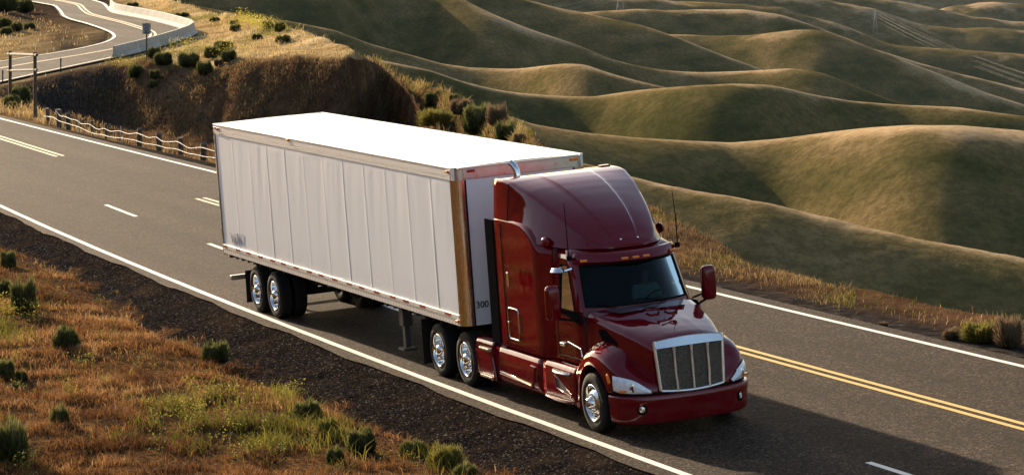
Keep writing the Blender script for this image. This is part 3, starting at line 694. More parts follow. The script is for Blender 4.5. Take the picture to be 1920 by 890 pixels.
def make_wheel(kind):
    """steer: domed polished disc; dual: deep dish"""
    w = empty('wheel', (0, 0, 0))
    if kind == 'steer':
        t = tyre_mesh('tyre', .30); y0 = -.15
        b = MB(); b.rev([(.300, y0+.03), (.312, y0+.004), (.300, y0-.004), (.285, y0+.012), (.268, y0+.05), (.225, y0+.045), (.19, y0+.012), (.165, y0-.006), (.12, y0-.008), (.115, y0-.02), (.085, y0-.085), (.07, y0-.10), (.0005, y0-.104)], (0, 0, 0), n=56)
        rim = b.build('rim', M_alu, None, smooth=38)
        b = MB()
        for k in range(10):
            a = 2*math.pi*k/10; ax_ = np.array((math.cos(a), 0, math.sin(a))); tz = np.array((-math.sin(a), 0, math.cos(a)))
            c_ = ax_*.226+np.array((0, y0+.038, 0)); poly = [c_+ax_*.026*math.cos(q)+tz*.036*math.sin(q) for q in np.linspace(0, 2*math.pi, 12, endpoint=False)]
            b.prism([tuple(p) for p in poly], (0, .02, 0))
        hh = b.build('rim_hole', M_black, None, smooth=0)  # black discs added in place of open hand holes
        b = MB(); hub_bits(b, y0-.006, .150); lug = b.build('wheel_bolt', M_chrome, None, smooth=40)
        kids = [t, rim, hh, lug]
    else:
        t = tyre_mesh('tyre', .28); y0 = -.14
        t2 = t.copy(); COL.objects.link(t2); t2.location.y = .345
        b = MB(); b.rev([(.298, y0+.03), (.312, y0+.004), (.302, y0-.005), (.286, y0+.010), (.276, y0+.06), (.270, y0+.14), (.258, y0+.155), (.20, y0+.150), (.165, y0+.138), (.14, y0+.137)], (0, 0, 0), n=56)
        rim = b.build('rim', M_chrome, None, smooth=38)
        b = MB(); b.rev([(.15, y0+.137), (.145, y0+.11), (.118, y0+.09), (.112, y0+.02), (.085, y0-.015), (.06, y0-.03), (.0005, y0-.034)], (0, 0, 0), n=32)
        hub = b.build('hub', M_alu, None, smooth=38)
        b = MB(); hub_bits(b, y0+.14, .165, 10, .016, .05); lug = b.build('wheel_bolt', M_chrome, None, smooth=40)
        b = MB()
        for k in range(10):
            a = 2*math.pi*(k+.25)/10; ax_ = np.array((math.cos(a), 0, math.sin(a))); tz = np.array((-math.sin(a), 0, math.cos(a)))
            c_ = ax_*.222+np.array((0, y0+.146, 0)); poly = [c_+ax_*.024*math.cos(q)+tz*.03*math.sin(q) for q in np.linspace(0, 2*math.pi, 10, endpoint=False)]
            b.prism([tuple(p) for p in poly], (0, .02, 0))
        hh = b.build('rim_hole', M_black, None, smooth=0)  # black discs stand in for the dish's open hand holes
        kids = [t, t2, rim, hub, lug, hh]
    for k in kids: k.parent = w
    return w
W_DUAL = make_wheel('dual'); W_STEER = make_wheel('steer')
_used = set()
def put_wheel(proto, parent, x, right, yin=.17, z=.505, turn=0):
    w = proto if proto.name not in _used else copy_tree(proto); _used.add(proto.name)
    w.parent = parent; off = np.array(OFF[parent.name]); yy = yin if right else TW-yin
    w.location = np.array((x, yy, z))-off; w.rotation_euler = (0, R(random.uniform(0, 36)), R(turn) if right else R(180+turn))
for x in (-12.56, -11.33):
    for r_ in (True, False): put_wheel(W_DUAL, tr, x, r_)
# ================================================================ tractor unit
YC = TW/2
tk = empty('semi_truck', (3.6, YC, 0), 'glossy dark red sleeper truck with chrome grille driving on the right lane', 'truck')
def mir(P): P = np.array(P, float); P[..., 1] = 2*YC-P[..., 1]; return P
def pc(tbl, x): a = np.array(tbl, float); return np.array([np.interp(x, a[:, 0], a[:, k]) for k in range(1, a.shape[1])])
def spl(tbl, n):
    """Catmull-Rom resampling of a control table by its first column"""
    a = np.array(tbl, float); out = []
    for t in np.linspace(0, len(a)-1, n):
        i = min(int(t), len(a)-2); f = t-i; p = [a[max(i-1, 0)], a[i], a[i+1], a[min(i+2, len(a)-1)]]
        out.append(.5*((2*p[1])+(-p[0]+p[2])*f+(2*p[0]-5*p[1]+4*p[2]-p[3])*f*f+(-p[0]+3*p[1]-3*p[2]+p[3])*f**3))
    return np.array(out)
HW = 1.225
# ---------------- sleeper: rounded box that pinches in to the cab at its front
def sec_sleeper(x):
    hw, zt, rc = pc([(1.60, 1.215, 3.27, .04), (1.66, HW, 3.30, .05), (2.7, HW, 3.32, .08), (3.1, HW, 3.24, .12), (3.32, HW, 3.12, .18), (3.45, 1.215, 3.0, .2), (3.55, 1.18, 2.97, .2), (3.66, 1.10, 2.96, .2), (3.72, 1.05, 2.96, .2)], x)
    pts = [(hw-.06, .98), (hw-.01, 1.0), (hw, 1.05)]+[(hw, z) for z in np.linspace(1.3, zt-rc-.02, 9)]
    pts += [(hw-rc+rc*math.cos(t), zt-rc+rc*math.sin(t)) for t in np.linspace(.1, math.pi/2, 8)]+[(hw*.5, zt+.02), (0, zt+.03)]
    return [(x, YC-h, z) for h, z in pts]
xs_ = [1.60, 1.62, 1.66, 1.9, 2.2, 2.5, 2.8, 3.0, 3.15, 3.25, 3.34, 3.42, 3.48, 3.54, 3.60, 3.66, 3.72]
b = MB()
rows = [sec_sleeper(x) for x in xs_]; full = [r_+[tuple(p) for p in mir(r_[::-1][1:])] for r_ in rows]
b.grid(full, caps=True); slp = b.build('sleeper_cab', M_red, tk, smooth=48)
M_seam = simple('panel_gap', (.02, .004, .004), .7)
for s_ in (1, -1):
    q = (lambda p: tuple(p)) if s_ > 0 else (lambda p: (p[0], 2*YC-p[1], p[2]))
    y_ = YC-HW-.0025
    b = MB(); b.tube([q((1.93, y_, z)) for z in (1.05, 2.0, 2.8, 3.22)], .008, 5); b.build('panel_seam', M_seam, slp)
    b = MB()
    for k in range(26): b.box(q((2.0+k*.052, y_, 2.46-.0*k)), (.014, .008, .014))
    for k in range(22): b.box(q((2.05, y_, 1.12+k*.06)), (.012, .008, .012))
    for k in range(20): b.box(q((2.0+k*.07, y_, 1.08)), (.014, .008, .014))
    b.build('rivet', M_red, slp, smooth=0)
    # luggage door with bright frame
    b = MB(); loop = []
    x0, x1, z0, z1, r_ = 2.02, 2.50, 1.17, 1.72, .07
    for cx, cz, a0 in ((x1-r_, z1-r_, 0), (x0+r_, z1-r_, 90), (x0+r_, z0+r_, 180), (x1-r_, z0+r_, 270)):
        loop += [q((cx+r_*math.cos(R(a0+t)), y_, cz+r_*math.sin(R(a0+t)))) for t in (0, 30, 60, 90)]
    b.tube(loop+[loop[0]], .014, 8); b.build('luggage_door_frame', M_chrome, slp)
    b = MB(); b.box(q((2.05, y_-.006*s_ if s_ > 0 else y_, 1.44)), (.05, .03, .07)); b.build('latch', M_chrome, slp, smooth=0, bevel=.008)
    b = MB(); b.box(q((2.12, y_, 2.23)), (.07, .03, .26)); b.build('grab_handle', M_chrome, slp, smooth=0, bevel=.012)
    # rounded corner cap at the top front of the sleeper
    b = MB(); P = []
    for t in np.linspace(0, 1, 9):
        a = math.pi*t; P.append([q((3.62+.15*math.cos(ph)*(.3+.7*math.sin(a)), YC-1.08-.075*math.sin(a)*abs(math.sin(ph))-.0, 3.02+.07*math.cos(a)+.02*math.sin(ph))) for ph in np.linspace(0, 2*math.pi, 17)])
    b.grid(P); b.build('corner_cap', M_red, slp, smooth=180)
    # black side extender behind the sleeper
    b = MB(); b.span(q((1.20, YC-1.235, 1.0)), q((1.585, YC-1.20, 3.24))); b.build('side_extender', M_black, tk, smooth=0, bevel=.012)
# ---------------- roof fairing
T_FAIR = [(1.58, 1.15, 1.19, 3.25, 3.93, 3.965), (1.64, 1.17, 1.22, 3.25, 3.97, 3.985), (2.0, 1.16, 1.22, 3.25, 3.97, 3.99), (2.25, 1.14, 1.22, 3.25, 3.94, 3.975), (2.55, 1.095, 1.22, 3.2, 3.86, 3.93), (2.8, 1.05, 1.22, 3.16, 3.79, 3.88), (3.1, .99, 1.215, 3.05, 3.68, 3.80), (3.4, .93, 1.17, 2.97, 3.56, 3.70),
      (3.65, .875, 1.09, 2.95, 3.45, 3.60), (3.9, .81, .98, 2.93, 3.33, 3.49), (4.1, .75, .88, 2.92, 3.22, 3.38), (4.3, .68, .77, 2.92, 3.11, 3.25), (4.47, .59, .65, 2.92, 3.02, 3.12), (4.6, .47, .50, 2.92, 2.965, 3.03), (4.68, .30, .32, 2.91, 2.93, 2.95)]
def sec_fair(x):
    hw, hwb, zb, zc, zt = pc(T_FAIR, x)
    pts = [(hwb+(hw-hwb)*t, zb+(zc-.03-zb)*t) for t in np.linspace(0, 1, 6)]+[(hw-.010, zc-.006)]
    for k in (.02, .06, .11, .17, .24, .32, .40, .48, .54, .565, .58, .595, .62, .68, .76, .84, .92, 1.0):
        yy = (hw-.03)*(1-k); z = zc+.012+(zt-zc-.012)*(1-(yy/(hw-.03))**2.4)
        ridge = .022*np.clip((.435*hw-yy)/(.03*hw), 0, 1)*np.clip((x-1.9)/.7, 0, 1)*np.clip((4.62-x)/.3, 0, 1)
        pts.append((yy, z+ridge))
    return [(x, YC-h, z) for h, z in pts]
b = MB(); rows = [sec_fair(x) for x in np.r_[1.58, 1.60, 1.64, np.linspace(1.8, 4.3, 34), np.linspace(4.34, 4.68, 12)]]
full = [r_+[tuple(p) for p in mir(r_[::-1][1:])] for r_ in rows]
b.grid(full, caps=True); fair = b.build('roof_fairing', M_red, tk, smooth=34)
for s_ in (-1, 1):
    b = MB(); b.tube([(2.25, YC+s_*(1.222-.08*t), 3.27+.66*t) for t in (0, .5, 1)], .006, 5); b.build('panel_seam', M_seam, fair)
b = MB(); b.span((1.60, YC+.88, 3.93), (1.74, YC+1.08, 4.005)); b.build('trailing_lip', M_red, fair, smooth=0, bevel=.015)
b = MB()
for y in (YC-.1, YC+.22): b.rev([(.018, 0), (.014, .02), (.0005, .022)], (4.585, y, 3.035), 'x', 8)
b.build('bolt', M_alu, fair)
# ---------------- cab: door sides, pillars, roof; openings hold panes
ZL = [1.02, 1.12, 1.4, 1.7, 1.90, 1.99, 2.2, 2.45, 2.66, 2.74, 2.85, 2.93, 2.955]
def cab_ring(z):
    xf, hw = pc([(1.0, 5.30, 1.09), (1.7, 5.22, 1.09), (1.90, 5.16, 1.08), (1.99, 5.13, 1.07), (2.66, 4.82, 1.005), (2.74, 4.78, .99), (2.85, 4.70, .96), (2.93, 4.52, .88), (2.955, 4.3, .72)], z)
    pts = []
    for t in np.linspace(0, 1, 7):                       # wind-screen, centre to pillar
        pts.append((xf-.30*t**2.2, (hw-.13)*t))
    pts += [(xf-.36, hw-.06), (xf-.45, hw-.012)]         # A pillar
    wf = pc([(1.0, 5.05), (1.9, 4.97), (2.66, 4.50), (2.955, 4.1)], z)[0]; wf = min(wf, xf-.50)
    pts += [(wf, hw)]+[(wf+(4.03-wf)*t, hw) for t in (.25, .5, .75)]+[(4.02, hw), (3.88, hw), (3.70, hw-.01)]
    return pts
npt = len(cab_ring(2.0))
half = [[(x, YC-h, z) for x, h in cab_ring(z)] for z in ZL]
ring = np.array([[tuple(p) for p in mir(r_[::-1])]+r_[1:] for r_ in half]); nc = ring.shape[1]
b = MB(); fs = []
def is_open(i, j):
    zlo, zhi = ZL[i], ZL[i+1]
    a = j if j < npt-1 else None
    side = (npt-2-j) if j < npt-1 else j-(npt-1)         # segment index on the half ring
    if side <= 5 and zlo >= 1.985 and zhi <= 2.665: return True
    if 9 <= side <= 12 and zlo >= 1.895 and zhi <= 2.665: return True
    return False
for i in range(len(ZL)-1):
    for j in range(nc-1):
        if not is_open(i, j): fs.append((i*nc+j, i*nc+j+1, (i+1)*nc+j+1, (i+1)*nc+j))
top = (len(ZL)-1)*nc; fs.append(tuple(range(top, top+nc)))
b.add(ring.reshape(-1, 3), fs); cab = b.build('cab_body', M_red, tk, smooth=40)
# panes
def pane(name, i0, i1, j0, j1, push):
    P = ring[i0:i1+1, j0:j1+1].copy(); c_ = np.array((4.2, YC, 2.3)); n_ = P-c_; n_[..., 2] *= .2; n_ /= np.linalg.norm(n_, axis=-1)[..., None]
    b = MB(); b.grid(P-n_*push); return b.build(name, M_glass, cab, smooth=180, recalc=False)
i66 = ZL.index(2.66)
pane('windscreen', ZL.index(1.99), i66, npt-7, npt+5, .012)
pane('side_window', ZL.index(1.90), i66, npt-1+9, npt-1+13, .012); pane('side_window', ZL.index(1.90), i66, npt-1-13, npt-1-9, .012)
# rubber seal round the wind-screen
b = MB(); i0 = ZL.index(1.99); lp = [tuple(p) for p in ring[i0, npt-7:npt+6]]+[tuple(p) for p in ring[i0:i66+1, npt+5]][1:]+[tuple(p) for p in ring[i66, npt-7:npt+6]][::-1][1:]+[tuple(p) for p in ring[i0:i66+1, npt-7]][::-1][1:]
b.tube(lp, .018, 6); b.build('windscreen_seal', M_black, cab)
for s_ in (0, 1):
    J = (npt-1+9, npt-1+13) if s_ == 0 else (npt-1-13, npt-1-9)
    i0 = ZL.index(1.90); lp = [tuple(p) for p in ring[i0, J[0]:J[1]+1]]+[tuple(p) for p in ring[i0:i66+1, J[1]]][1:]+[tuple(p) for p in ring[i66, J[0]:J[1]+1]][::-1][1:]+[tuple(p) for p in ring[i0:i66+1, J[0]]][::-1][1:]
    b = MB(); b.tube(lp, .014, 6); b.build('window_seal', M_black, cab)
    q = (lambda p: tuple(p)) if s_ == 0 else (lambda p: (p[0], 2*YC-p[1], p[2]))
    yd = YC-1.092
    # door outline, handle, lower trim
    b = MB(); b.tube([q((3.93, yd, 1.10)), q((3.93, yd, 1.9)), q((3.95, yd+.06, 2.5)), q((4.0, yd+.11, 2.72))], .009, 5)
    b.tube([q((3.93, yd, 1.10)), q((5.02, yd, 1.12)), q((5.1, yd, 1.4)), q((5.06, yd+.005, 1.88))], .009, 5); b.build('door_seam', M_seam, cab)
    b = MB(); b.box(q((4.12, yd-.01, 1.30)), (.20, .05, .06)); b.build('door_handle', M_chrome, cab, smooth=0, bevel=.015)
    b = MB(); b.tube([q((4.32, yd, 1.36)), q((4.86, yd, 1.30)), q((4.90, yd, 1.17))], .013, 6); b.build('door_trim', M_alu, cab)
    b = MB(); b.prism([q((4.05, yd-.004, 1.885)), q((4.96, yd-.004, 1.885)), q((5.02, yd-.004, 1.80)), q((4.9, yd-.004, 1.70)), q((4.45, yd-.004, 1.80)), q((4.05, yd-.004, 1.84))], (0, .012 if s_ == 0 else -.012, 0)); b.build('mirror_mount', M_black, cab, smooth=0)
    # mirror
    b = MB(); P = []
    for z, k in ((1.82, .5), (1.84, .78), (1.89, .9), (2.1, .93), (2.31, .9), (2.38, .8), (2.41, .55)):
        P.append([q((4.62+.085*k*math.cos(t)*(1.3 if math.cos(t) > 0 else .5)+.03, YC-1.47+.145*k*np.sign(math.sin(t))*abs(math.sin(t))**.55, z)) for t in np.linspace(0, 2*math.pi, 20, endpoint=False)])
    b.grid(P, cv=True, caps=True); mr_ = b.build('mirror', M_red, tk, smooth=50)
    b = MB(); b.box(q((4.602, YC-1.47, 2.11)), (.006, .235, .5)); b.build('mirror_glass', M_chrome, mr_, smooth=0)
    b = MB(); b.tube([q((4.66, YC-1.42, 1.84)), q((4.80, YC-1.20, 1.80)), q((4.85, YC-1.06, 1.80))], .022, 8); b.tube([q((4.66, YC-1.40, 1.95)), q((4.85, YC-1.06, 1.92))], .018, 8); b.build('mirror_arm', M_black, mr_)
    if s_ == 0:
        b = MB(); P = []
        for t in np.linspace(0, 1, 6): P.append([q((4.42+.16*math.cos(a)*(1-.5*t), YC-1.24+.12*math.sin(a)*(1-.4*t)-.0, 2.60+.07*math.sin(t*1.5))) for a in np.linspace(0, 2*math.pi, 14, endpoint=False)])
        b.grid(P, cv=True, caps=True); b.tube([q((4.42, YC-1.2, 2.58)), q((4.45, YC-.99, 2.62))], .02, 6); b.build('look_down_mirror', M_chrome, tk, smooth=50)
    # antenna
    b = MB(); b.tube([q((4.45, YC-1.03, 2.80)), q((4.43, YC-1.03, 3.3)), q((4.38, YC-1.02, 3.74))], [.012, .009, .006], 6); b.box(q((4.45, YC-1.02, 2.80)), (.07, .07, .08)); b.build('antenna', M_black, tk)
# visor over the wind-screen
vis = []
for z, push in ((2.705, .17), (2.72, .185), (2.80, .13), (2.862, .055), (2.872, .0)):
    rr_ = np.array([(x, y, z) for x, y, z in [tuple(p) for p in ring[ZL.index(2.74), npt-8:npt+7]]]); n_ = rr_-np.array((4.2, YC, z)); n_ /= np.linalg.norm(n_, axis=1)[:, None]
    rr_ = rr_+n_*push*np.array((1, .25, 1)); rr_[:, 2] = z; vis.append(rr_)
b = MB(); b.grid(vis); vv = b.build('sun_visor', M_red, tk, smooth=35); sm = vv.modifiers.new('thick', 'SOLIDIFY'); sm.thickness = .012
for dy in (-.84, -.20, 0, .20, .84):
    k = abs(dy)/.86; x_ = 4.945-.30*k**2.2
    b = MB(); b.box((x_-.015, YC+dy, 2.755), (.06, .125, .042)); b.build('marker_light', M_amber, vv, smooth=0, bevel=.012)
# cab roof bolts, wipers
for dy in (-.5, .42):
    x_ = 5.19-.30*(abs(dy)/.95)**2.2
    b = MB(); b.tube([(x_, YC+dy, 1.975), (x_-.02, YC+dy-.22, 2.04), (x_-.07, YC+dy-.52 if dy > 0 else YC+dy-.33, 2.06)], .011, 5); b.build('wiper', M_black, cab)
# ---------------- interior: dashboard, seats, wheel
b = MB(); b.span((4.60, YC-.95, 1.45), (5.02, YC+.95, 1.93)); b.build('dashboard', simple('dashboard_vinyl', (.03, .034, .033), .8, var=.3), cab, smooth=0, bevel=.06)
for y in (YC-.52, YC+.52):
    b = MB(); b.span((3.95, y-.26, 1.35), (4.45, y+.26, 1.55)); b.box((3.92, y, 1.88), (.14, .48, .72), Matrix.Rotation(R(-10), 3, 'Y')); b.box((3.86, y, 2.33), (.1, .26, .2)); b.build('seat', M_seat, cab, smooth=0, bevel=.05)
b = MB(); P = [[(4.56+.22*math.cos(a)*.45, YC+.52+.22*math.sin(a), 1.90+.22*math.cos(a)*.9)] for a in np.linspace(0, 2*math.pi, 25)]
b.tube([p[0] for p in P], .016, 6); b.tube([(4.56, YC+.52, 1.90), (4.8, YC+.52, 1.72)], .03, 6); b.build('steering_wheel', M_black, cab)
b = MB(); b.span((3.715, YC-1.0, 1.05), (3.74, YC+1.0, 2.9)); b.build('rear_wall', M_seat, cab, smooth=0)
# ---------------- hood
def sec_hood(x):
    zt, hw, zs, hb = pc([(5.02, 1.955, .99, 1.85, 1.06), (5.3, 1.925, .965, 1.80, 1.05), (5.7, 1.865, .90, 1.72, 1.0), (6.1, 1.80, .82, 1.64, .92), (6.45, 1.735, .735, 1.56, .80), (6.66, 1.685, .675, 1.50, .70), (6.76, 1.645, .645, 1.46, .655), (6.80, 1.61, .63, 1.44, .64)], x)
    pts = [(hb, .70), (hb-.005, 1.0), (hw+.035, 1.28), (hw+.022, zs-.1), (hw+.012, zs-.02), (hw-.012, zs+.035), (hw-.055, zs+.068)]
    zz = zs+.068
    for t in np.linspace(.12, 1, 12):
        yy = (hw-.055)*(1-t); z = zz+(zt-zz)*(1-(yy/(hw-.055))**2.4); z += .012*math.exp(-((yy-.30)/.018)**2)*np.clip((6.75-x)/.3, 0, 1)
        pts.append((yy, z))
    return [(x-.045*(h/hb)**2*(1 if x > 6.5 else max(0, (x-6.0)*2)), YC-h, z) for h, z in pts]
rows = [sec_hood(x) for x in np.r_[np.linspace(5.02, 6.6, 22), 6.66, 6.70, 6.74, 6.77, 6.80]]
full = [r_+[tuple(p) for p in mir(r_[::-1][1:])] for r_ in rows]
b = MB(); b.grid(full, caps=True); hood = b.build('hood', M_red, tk, smooth=42)
b = MB(); b.prism([(5.16, YC-.78, 1.958), (5.16, YC+.78, 1.958), (5.46, YC+.60, 1.918), (5.46, YC+.15, 1.926), (5.40, YC+.06, 1.935), (5.40, YC-.1, 1.935), (5.46, YC-.2, 1.924), (5.46, YC-.60, 1.918)], (0, 0, .006)); b.build('cowl_panel', simple('dark_cowl', (.035, .006, .007), .4, coat=.6), hood, smooth=0)
for dy in (-.02, .32):
    b = MB(); b.tube([(5.52, YC+dy-.12, 1.925), (5.60, YC+dy-.08, 1.93), (5.60, YC+dy+.08, 1.93), (5.52, YC+dy+.11, 1.925)], .022, 6); b.build('hood_latch', M_red, hood)
for s_ in (0, 1):
    q = (lambda p: tuple(p)) if s_ == 0 else (lambda p: (p[0], 2*YC-p[1], p[2])); dd = (0, .02, 0) if s_ == 0 else (0, -.02, 0)
    # side intake
    ys = lambda x: YC-pc([(5.3, 1.008), (5.7, .942), (6.1, .858)], x)[0]
    b = MB(); b.prism([q((5.40, ys(5.40), 1.68)), q((5.56, ys(5.56), 1.70)), q((5.92, ys(5.92), 1.50)), q((5.90, ys(5.90), 1.42)), q((5.50, ys(5.50), 1.52))], dd); b.build('air_intake', M_black, hood, smooth=0)
    b = MB(); b.tube([q((5.06, YC-1.07, 1.08)), q((5.05, YC-1.067, 1.5)), q((5.04, YC-1.02, 1.86))], .010, 5); b.build('hood_seam', M_seam, hood)
# ---------------- grille
gx_ = lambda h: 6.865-.085*(h/.64)**2
M_bar = simple('bright_grille_bar', (.95, .93, .88), .16, .75, coat=.5)
gr = empty('grille', (6.8, YC, 1.2), parent=tk)
def gpt(h, z, push=0): return (gx_(h)+.045*(1.62-z)/.9+push, YC+h, z)
gtop = lambda h: 1.655-.055*(h/.63)**2; gbot = lambda h: .745+.035*(h/.58)**2
gw = lambda z: .625-.055*(1.62-z)/.9
b = MB(); P = [[gpt(h*gw(z), z if z < 1.5 else z) for h in np.linspace(-.97, .97, 17)] for z in np.linspace(.77, 1.56, 7)]
b.grid(P); b.build('grille_mesh', M_mesh, gr, smooth=180)
b = MB()
hs = np.linspace(-1, 1, 25)
topo = [gpt(h*.625, gtop(h*.625), .012) for h in hs]; topm = [gpt(h*.622, 1.64-.055*abs(h)**1.8, .0) for h in hs]; topi = [gpt(h*.615, 1.50-.02*h*h, .06) for h in hs]; topb = [gpt(h*.61, 1.48-.02*h*h, -.01) for h in hs]
b.grid([topo, topm, topi, topb])
for s_ in (-1, 1): b.tube([gpt(s_*gw(z), z, .012) for z in np.linspace(.78, 1.59, 9)], .030, 10)
b.tube([gpt(h*.575, gbot(h*.575), .012) for h in hs], .024, 10)
b.build('grille_surround', M_bar, gr, smooth=50)
for h in (-.305, 0.0, .305):
    b = MB(); b.tube([gpt(h*(1 if z > 1 else .96), z, .022) for z in np.linspace(.76, 1.50, 7)], [.021]*6+[.034], 10); b.build('grille_bar', M_bar, gr)
# ---------------- fenders and bumper follow the same plan curve
ARC = 5.615
for s_ in (0, 1):
    q = (lambda p: tuple(p)) if s_ == 0 else (lambda p: (p[0], 2*YC-p[1], p[2]))
    path = spl([(4.84, 1.215), (5.0, 1.225), (5.25, 1.232), (5.6, 1.235), (5.95, 1.232), (6.2, 1.215), (6.36, 1.175), (6.50, 1.10), (6.62, .99), (6.72, .86), (6.79, .72), (6.82, .62)], 46)
    P = []
    for i, (x, h) in enumerate(path):
        a = path[max(i-1, 0)]; c_ = path[min(i+1, len(path)-1)]; t = np.array((c_[0]-a[0], c_[1]-a[1])); t /= np.linalg.norm(t); n_ = np.array((t[1], -t[0]))   # inward
        if n_[1] > 0 and t[0] > .5: n_ = -n_
        zt_, dp = pc([(4.84, 1.0, .16), (4.95, 1.10, .17), (5.1, 1.22, .2), (5.3, 1.335, .24), (5.55, 1.395, .28), (5.8, 1.385, .33), (6.05, 1.32, .40), (6.3, 1.215, .45), (6.5, 1.115, .45), (6.7, 1.0, .35), (6.82, .92, .22)], x)
        rr_ = .60; dx_ = x-ARC
        zl = .52+math.sqrt(max(0, rr_**2-dx_**2)) if abs(dx_) < rr_ else (.30 if dx_ < 0 else .74)
        if dx_ < 0: zl = max(zl, .30)
        else: zl = max(zl, .74)
        zl = min(zl, zt_-.16)
        fl = .028*math.exp(-((abs(dx_)-0)/.75)**4)
        sec = [(.045, zl+.004, .0), (.012, zl, .0), (-.006, zl+.03, fl)]+[(0, zl+.03+(zt_-.14-zl-.03)*k, fl*(1-k)) for k in (.35, .7, 1)]
        sec += [(.012, zt_-.085, 0), (.045, zt_-.035, 0), (.10, zt_, 0), (.18, zt_+.035, 0), (dp, zt_+.09+.05*dp, 0)]
        P.append([q((x+n_[0]*d_, YC-(h+fl_+n_[1]*d_), z)) for d_, z, fl_ in sec])
    b = MB(); b.grid(P); fen = b.build('fender', M_red, tk, smooth=55)
    b = MB()
    for side in (-1, 1): pass
    P = [[q((ARC+.585*math.cos(t), y_, .52+.585*math.sin(t))) for y_ in (YC-1.20, YC-.80)] for t in np.linspace(-.3, math.pi+.3, 24)]
    b.grid(P); b.build('wheel_arch_liner', M_black, fen, smooth=180)
    b = MB(); b.box(q((6.20, YC-1.222, .98)), (.09, .03, .17), Matrix.Rotation(R(-25), 3, 'Y')); b.build('side_marker', M_amber, fen, smooth=0, bevel=.012)
    # headlight on the front corner
    P = []
    hp = spl([(6.34, 1.20, .80, 1.05), (6.47, 1.135, .77, 1.035), (6.58, 1.045, .76, 1.01), (6.68, .935, .755, .96), (6.75, .825, .752, .875), (6.80, .72, .75, .80)], 14)
    for x, h, z0, z1 in hp:
        P.append([q((x+.012+.035*math.sin(math.pi*k)**.7, YC-(h+.010+.02*math.sin(math.pi*k)), z0+(z1-z0)*k)) for k in np.linspace(0, 1, 8)])
    b = MB(); b.grid(P); hl = b.build('headlight', M_lens, tk, smooth=60)
    b = MB(); b.rev([(.085, .0), (.07, .02), (.0005, .03)], q((6.672, YC-.97, .865)), 'x', 18); b.build('lamp_lens', M_chrome, hl)
    b = MB(); b.box(q((6.53, YC-1.115, .80)), (.10, .12, .045), Matrix.Rotation(R(-35 if s_ == 0 else 35), 3, 'Z')); b.build('turn_signal', M_amber, hl, smooth=0, bevel=.01)
    b = MB(); P = [[q((x+.016, YC-(h+.014), z)) for z in (z0-.012, z0+.004)] for x, h, z0, z1 in hp]; b.grid(P); b.build('headlight_trim', M_black, hl, smooth=0)
bp = spl([(6.22, 1.225), (6.36, 1.21), (6.50, 1.165), (6.63, 1.07), (6.75, .92), (6.84, .72), (6.90, .42), (6.925, .12), (6.93, 0.0)], 30)
bp = [tuple(p) for p in bp]; bpf = bp+[(x, -h) for x, h in bp[::-1][1:]]
P = []
for x, h in bpf:
    k = np.array((x-6.1, h)); k /= np.linalg.norm(k)
    P.append([(x+k[0]*d_, YC-(h+k[1]*d_), z) for d_, z in ((-.12, .24), (-.04, .245), (-.012, .27), (.0, .32), (.012, .45), (.012, .55), (.028, .60), (.028, .685), (.012, .712), (-.05, .725), (-.16, .728))])
b = MB(); b.grid(P); bum = b.build('bumper', M_red, tk, smooth=40)
b = MB(); b.grid([[(x-.02, YC-h*.98, z) for z in (.728, .76)] for x, h in bpf]); b.build('bumper_gap', M_black, bum, smooth=0)
for h in (-.90, .90):
    an = R(34)*(-1 if h < 0 else 1); fx_, fy_ = 6.772, YC+h
    def ring_at(prof):
        b_ = MB(); b_.rev(prof, (0, 0, 0), 'x', 20); b_.v = [(fx_+p[0]*math.cos(an)-p[1]*math.sin(an), fy_+p[0]*math.sin(an)+p[1]*math.cos(an), .50+p[2]) for p in b_.v]; return b_
    ring_at([(.050, -.01), (.050, .014), (.042, .016), (.038, .004), (.0005, .012)]).build('fog_light', M_alu, bum)
    ring_at([(.095, -.03), (.092, .006), (.060, .008)]).build('fog_light_bezel', M_black, bum)
for h, w_ in ((-.5, .06), (.5, .06), (0, .11)):
    b = MB(); b.rev([(w_*.75, -.01), (w_*.75, .012), (.0005, .012)], (6.928-.06*(abs(h)/.5), YC+h, .56), 'x', 16); b.build('tow_hole', M_black, bum)
b = MB(); b.span((5.2, YC-.8, .30), (6.55, YC+.8, .72)); b.build('front_frame', M_dark, tk, smooth=0)
# ---------------- chassis
b = MB(); b.span((-2.3, YC-.45, .62), (5.2, YC-.36, .92)); b.span((-2.3, YC+.36, .62), (5.2, YC+.45, .92)); b.span((1.2, YC-.95, .5), (5.0, YC+.95, .98)); b.build('frame_rail', M_dark, tk, smooth=0)
b = MB(); b.box((-.95, YC, 1.02), (1.0, .92, .12)); b.build('fifth_wheel', M_dark, tk, smooth=0, bevel=.03)
for x in (-1.56, -.19, ARC):
    b = MB(); b.tube([(x, .3, .5), (x, TW-.3, .5)], .09, 12); b.rev([(.0005, -.2), (.16, -.15), (.2, 0), (.16, .15), (.0005, .2)], (x, YC, .5), 'x', 16); b.build('axle', M_dark, tk)
for y in (.30, TW-.30):
    b = MB(); P = [[(-2.28, yy, 1.02-.86*t) for yy in (y-.28, y+.28)] for t in (0, .5, 1)]; b.grid(P); b.grid(np.array(P)-np.array((.012, 0, 0))); b.build('mud_flap', M_rubber, tk)
